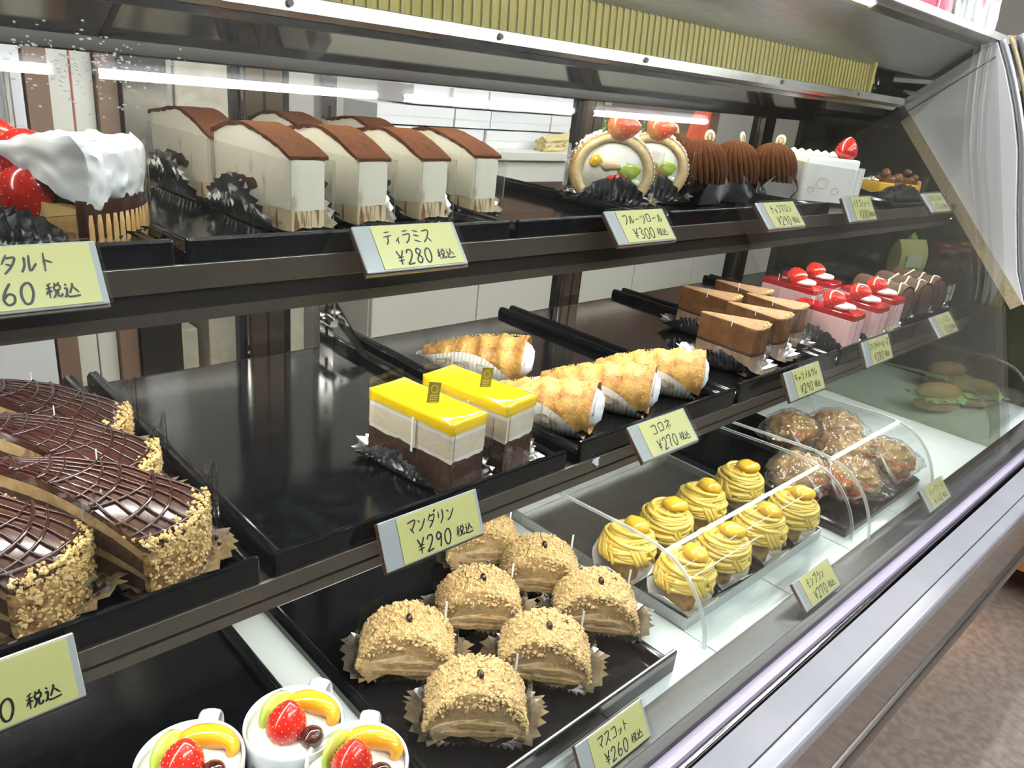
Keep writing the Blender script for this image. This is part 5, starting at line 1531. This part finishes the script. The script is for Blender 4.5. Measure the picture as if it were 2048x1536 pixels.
# hanging orange cloth and dark wall cabinet at the far end
oc = thing('orange_apron', 'orange apron hanging from a hook behind the chestnut domes', 'apron', (3.05, 2.02, .34))
MB().grid(lambda u, v: (lerp(-.11, .11, u)*(.45+.55*(1-v))+.04*v, .01+.012*sin(u*14+v*2), lerp(0, .27, v)), 24, 10).build('cloth', 'cloth_orange', oc)
MB().tube(smooth_path([(.03, .01, .26), (.05, .01, .33), (.02, .02, .38)]), .006, 6).build('neck_strap', 'cloth_orange', oc)
MB().tube([(.02, .03, .38), (.02, .0, .39)], .008, 8).build('hook', 'steel', oc)
sh = thing('wall_shelf', 'brown wall shelf unit with pale papers above the back counter', 'shelf', (2.85, 2.2, .40))
box_part(sh, 'panel', 'wall_brown', (-.45, 1.2, .36, .40, 0, 1.0)); box_part(sh, 'shelf_board', 'wall_brown', (-.45, 1.2, .06, .36, .30, .33))
for i, (x, z, w_, h_, m) in enumerate(((-.40, .13, .10, .12, 'card_white'), (-.27, .15, .13, .10, 'bag_yellow'), (-.10, .12, .16, .13, 'card_white'), (.10, .15, .12, .10, 'bag_yellow'))):
    box_part(sh, 'pinned_paper', m, (x, x+w_, .352, .359, z, z+h_))

# ------------------------------------------------------------------ beyond the divider and the aisle side
nb = thing('neighbour_case', 'dark grey rounded showcase standing beyond the far end of the cake case', 'display case', (2.85, .46, FLOOR))
prof = [(0, 0), (0, 1.20), (.02, 1.32), (.07, 1.40), (.15, 1.435), (.62, 1.44), (.62, 0)]
def yz(prof, x0, x1): return xprism(prof, x0, x1)
yz(prof, 0.0, .03).build('side_frame', 'grey_frame', nb, smooth=False)
yz([(y+.004, z-.01) if z > 0 else (y+.004, z) for y, z in prof], .03, 1.2).build('body', 'grey_frame', nb, smooth=False)
xs = [(0, 0, 0)]
MB().tube(smooth_path([(0.015, y-.006, z+.004) for y, z in prof[1:6]], 6), .006, 6).build('brass_trim', 'brass', nb)
box_part(nb, 'front_seam', 'frame_black', (-.001, .0, .0, .62, 1.395, 1.4))
for i, (x, m, lb) in enumerate(((1.76, 'gift_pink', 'pink wrapped gift pack on the case roof, first of three at the far corner'), (1.915, 'gift_green', 'green leaf-print gift pack between the two pink ones'), (2.06, 'gift_white', 'pink blossom-print gift pack at the picture corner'))):
    t = thing('gift_pack', lb, 'gift', (x, .70, .7755), rng.uniform(-.1, .1), 'wrapped gift packs on the case roof')
    MB().block(8, 6, 8, lambda u, v, w: ((u-.5)*.15, (v-.5)*.07*(1-.3*w)+.004*nz(u*4, v, w*4, 2, i), w*.20+.006*nz(u*6, v*6, 0, 2, i)*w)).build('pack_body', m, t)
    box_part(t, 'clear_sleeve_fold', 'print_white', (-.002, .002, -.037, -.0345, .0, .17))
# sandwiches under the far cover
def sandwich(x, y, rz, lb):
    t = thing('filled_roll', lb, 'sandwich', (x, y, .001), rz, 'filled bread rolls beyond the divider')
    MB().ball((0, 0, .020), .060, .030, .020, 24, 12, .10, 2, 1).build('roll_base', 'bread', t)
    MB().grid(lambda u, v: (lerp(-.062, .062, u), lerp(-.036, .036, v)+.003*sin(u*30), .036+.005*sin(u*22+v*9)), 30, 6).build('lettuce', 'lettuce', t)
    MB().ball((0, .004, .046), .058, .029, .020, 24, 12, .10, 2, 2).build('roll_top', 'bread', t)
    MB().box(-.03, .03, -.034, .02, .031, .0355).build('filling', 'mousse_pink', t, smooth=False, bevel=.002)
    return t
sandwich(1.86, .47, rad(-30), 'filled bread roll with lettuce nearest the divider pane')
sandwich(1.98, .43, rad(-40), 'filled bread roll with lettuce in the middle of three')
sandwich(2.06, .52, rad(-25), 'filled bread roll with lettuce at the back under the far cover')
pbx = thing('perforated_box', 'grey perforated plastic box at the back of the deck near the far end', 'box', (1.84, .74, 0))
box_part(pbx, 'box_body', 'holder_solid', (-.08, .08, -.04, .04, 0, .11), bevel=.003)
hm = MB()
for i in range(12):
    for j in range(7): hm.add([(-.070+i*.0127+dx, -.0405, .012+j*.0135+dz) for dx, dz in ((-.002, -.002), (.002, -.002), (.002, .002), (-.002, .002))], [(0, 1, 2, 3)])
o = hm.build('holes', 'frame_black', pbx, smooth=False); o['kind'] = 'stuff'
box_part(pbx, 'green_lid', 'leaf', (-.082, .082, -.042, .042, .11, .118), bevel=.002)
# warm-lit wooden stand on the floor
ws = thing('wooden_stand', 'low wooden stand with slatted legs on the floor beyond the counter end', 'stand', (2.46, .26, FLOOR))
box_part(ws, 'top_board', 'wood_warm', (-.22, .30, -.20, .20, .36, .39), bevel=.004)
for x in (-.20, .26):
    for y in (-.18, .16): box_part(ws, 'leg', 'wood_warm', (x, x+.035, y, y+.035, 0, .36), bevel=.003)
for z in (.10, .22):
    box_part(ws, 'side_rail', 'wood_warm', (-.20, .295, -.178, -.160, z, z+.03), bevel=.002); box_part(ws, 'side_rail', 'wood_warm', (-.20, -.185, -.16, .17, z, z+.03), bevel=.002)
box_part(ws, 'lower_board', 'wood_warm', (-.20, .295, -.178, .19, .085, .10))
lp = thing('paper_lantern', 'small glowing orange paper lantern on the floor beside the wooden stand', 'lamp', (1.985, .37, FLOOR))
MB().lathe([(.03, 0.0), (.045, .004), (.045, .012)], 20).build('base', 'wood_warm', lp)
MB().lathe([(.040, .012), (.048, .05), (.046, .10), (.036, .14)], 20, cap0=False, cap1=False).build('shade', 'warm_glow', lp)

for i, (x, y, z, m_, a, lb) in enumerate(((1.86, .62, .270, 'bag_yellow', -20, 'yellow snack packet on the dark shelf behind the divider pane'), (1.97, .66, .270, 'lettuce', 15, 'green and yellow snack packet at the back of the dark shelf'))):
    t = thing('snack_packet', lb, 'packet', (x, y, z), rad(a), 'snack packets behind the divider pane')
    MB().block(8, 4, 8, lambda u, v, w: ((u-.5)*.085, (v-.5)*.034*(1-abs(2*w-1)**2.5)+.002*nz(u*4, v, w*4, 2, i), w*.095)).build('packet_body', m_, t)
    box_part(t, 'packet_label', 'card_white', (-.024, .024, -.0195, -.0175, .035, .060))
for i, (x, y, z, lb) in enumerate(((1.84, .545, .262, 'small white card hanging on the dark shelf edge behind the divider, nearer one'), (1.97, .545, .262, 'small white card hanging on the dark shelf edge behind the divider, farther one'))):
    t = thing('shelf_card', lb, 'card', (x, y, z), 0, 'white cards behind the divider pane')
    box_part(t, 'card', 'card_white', (-.03, .03, .0, .002, -.034, .004)); box_part(t, 'scribble', 'ink', (-.018, .016, -.0006, -.0001, -.016, -.013)); box_part(t, 'clip', 'steel', (-.006, .006, .0, .016, .002, .008))
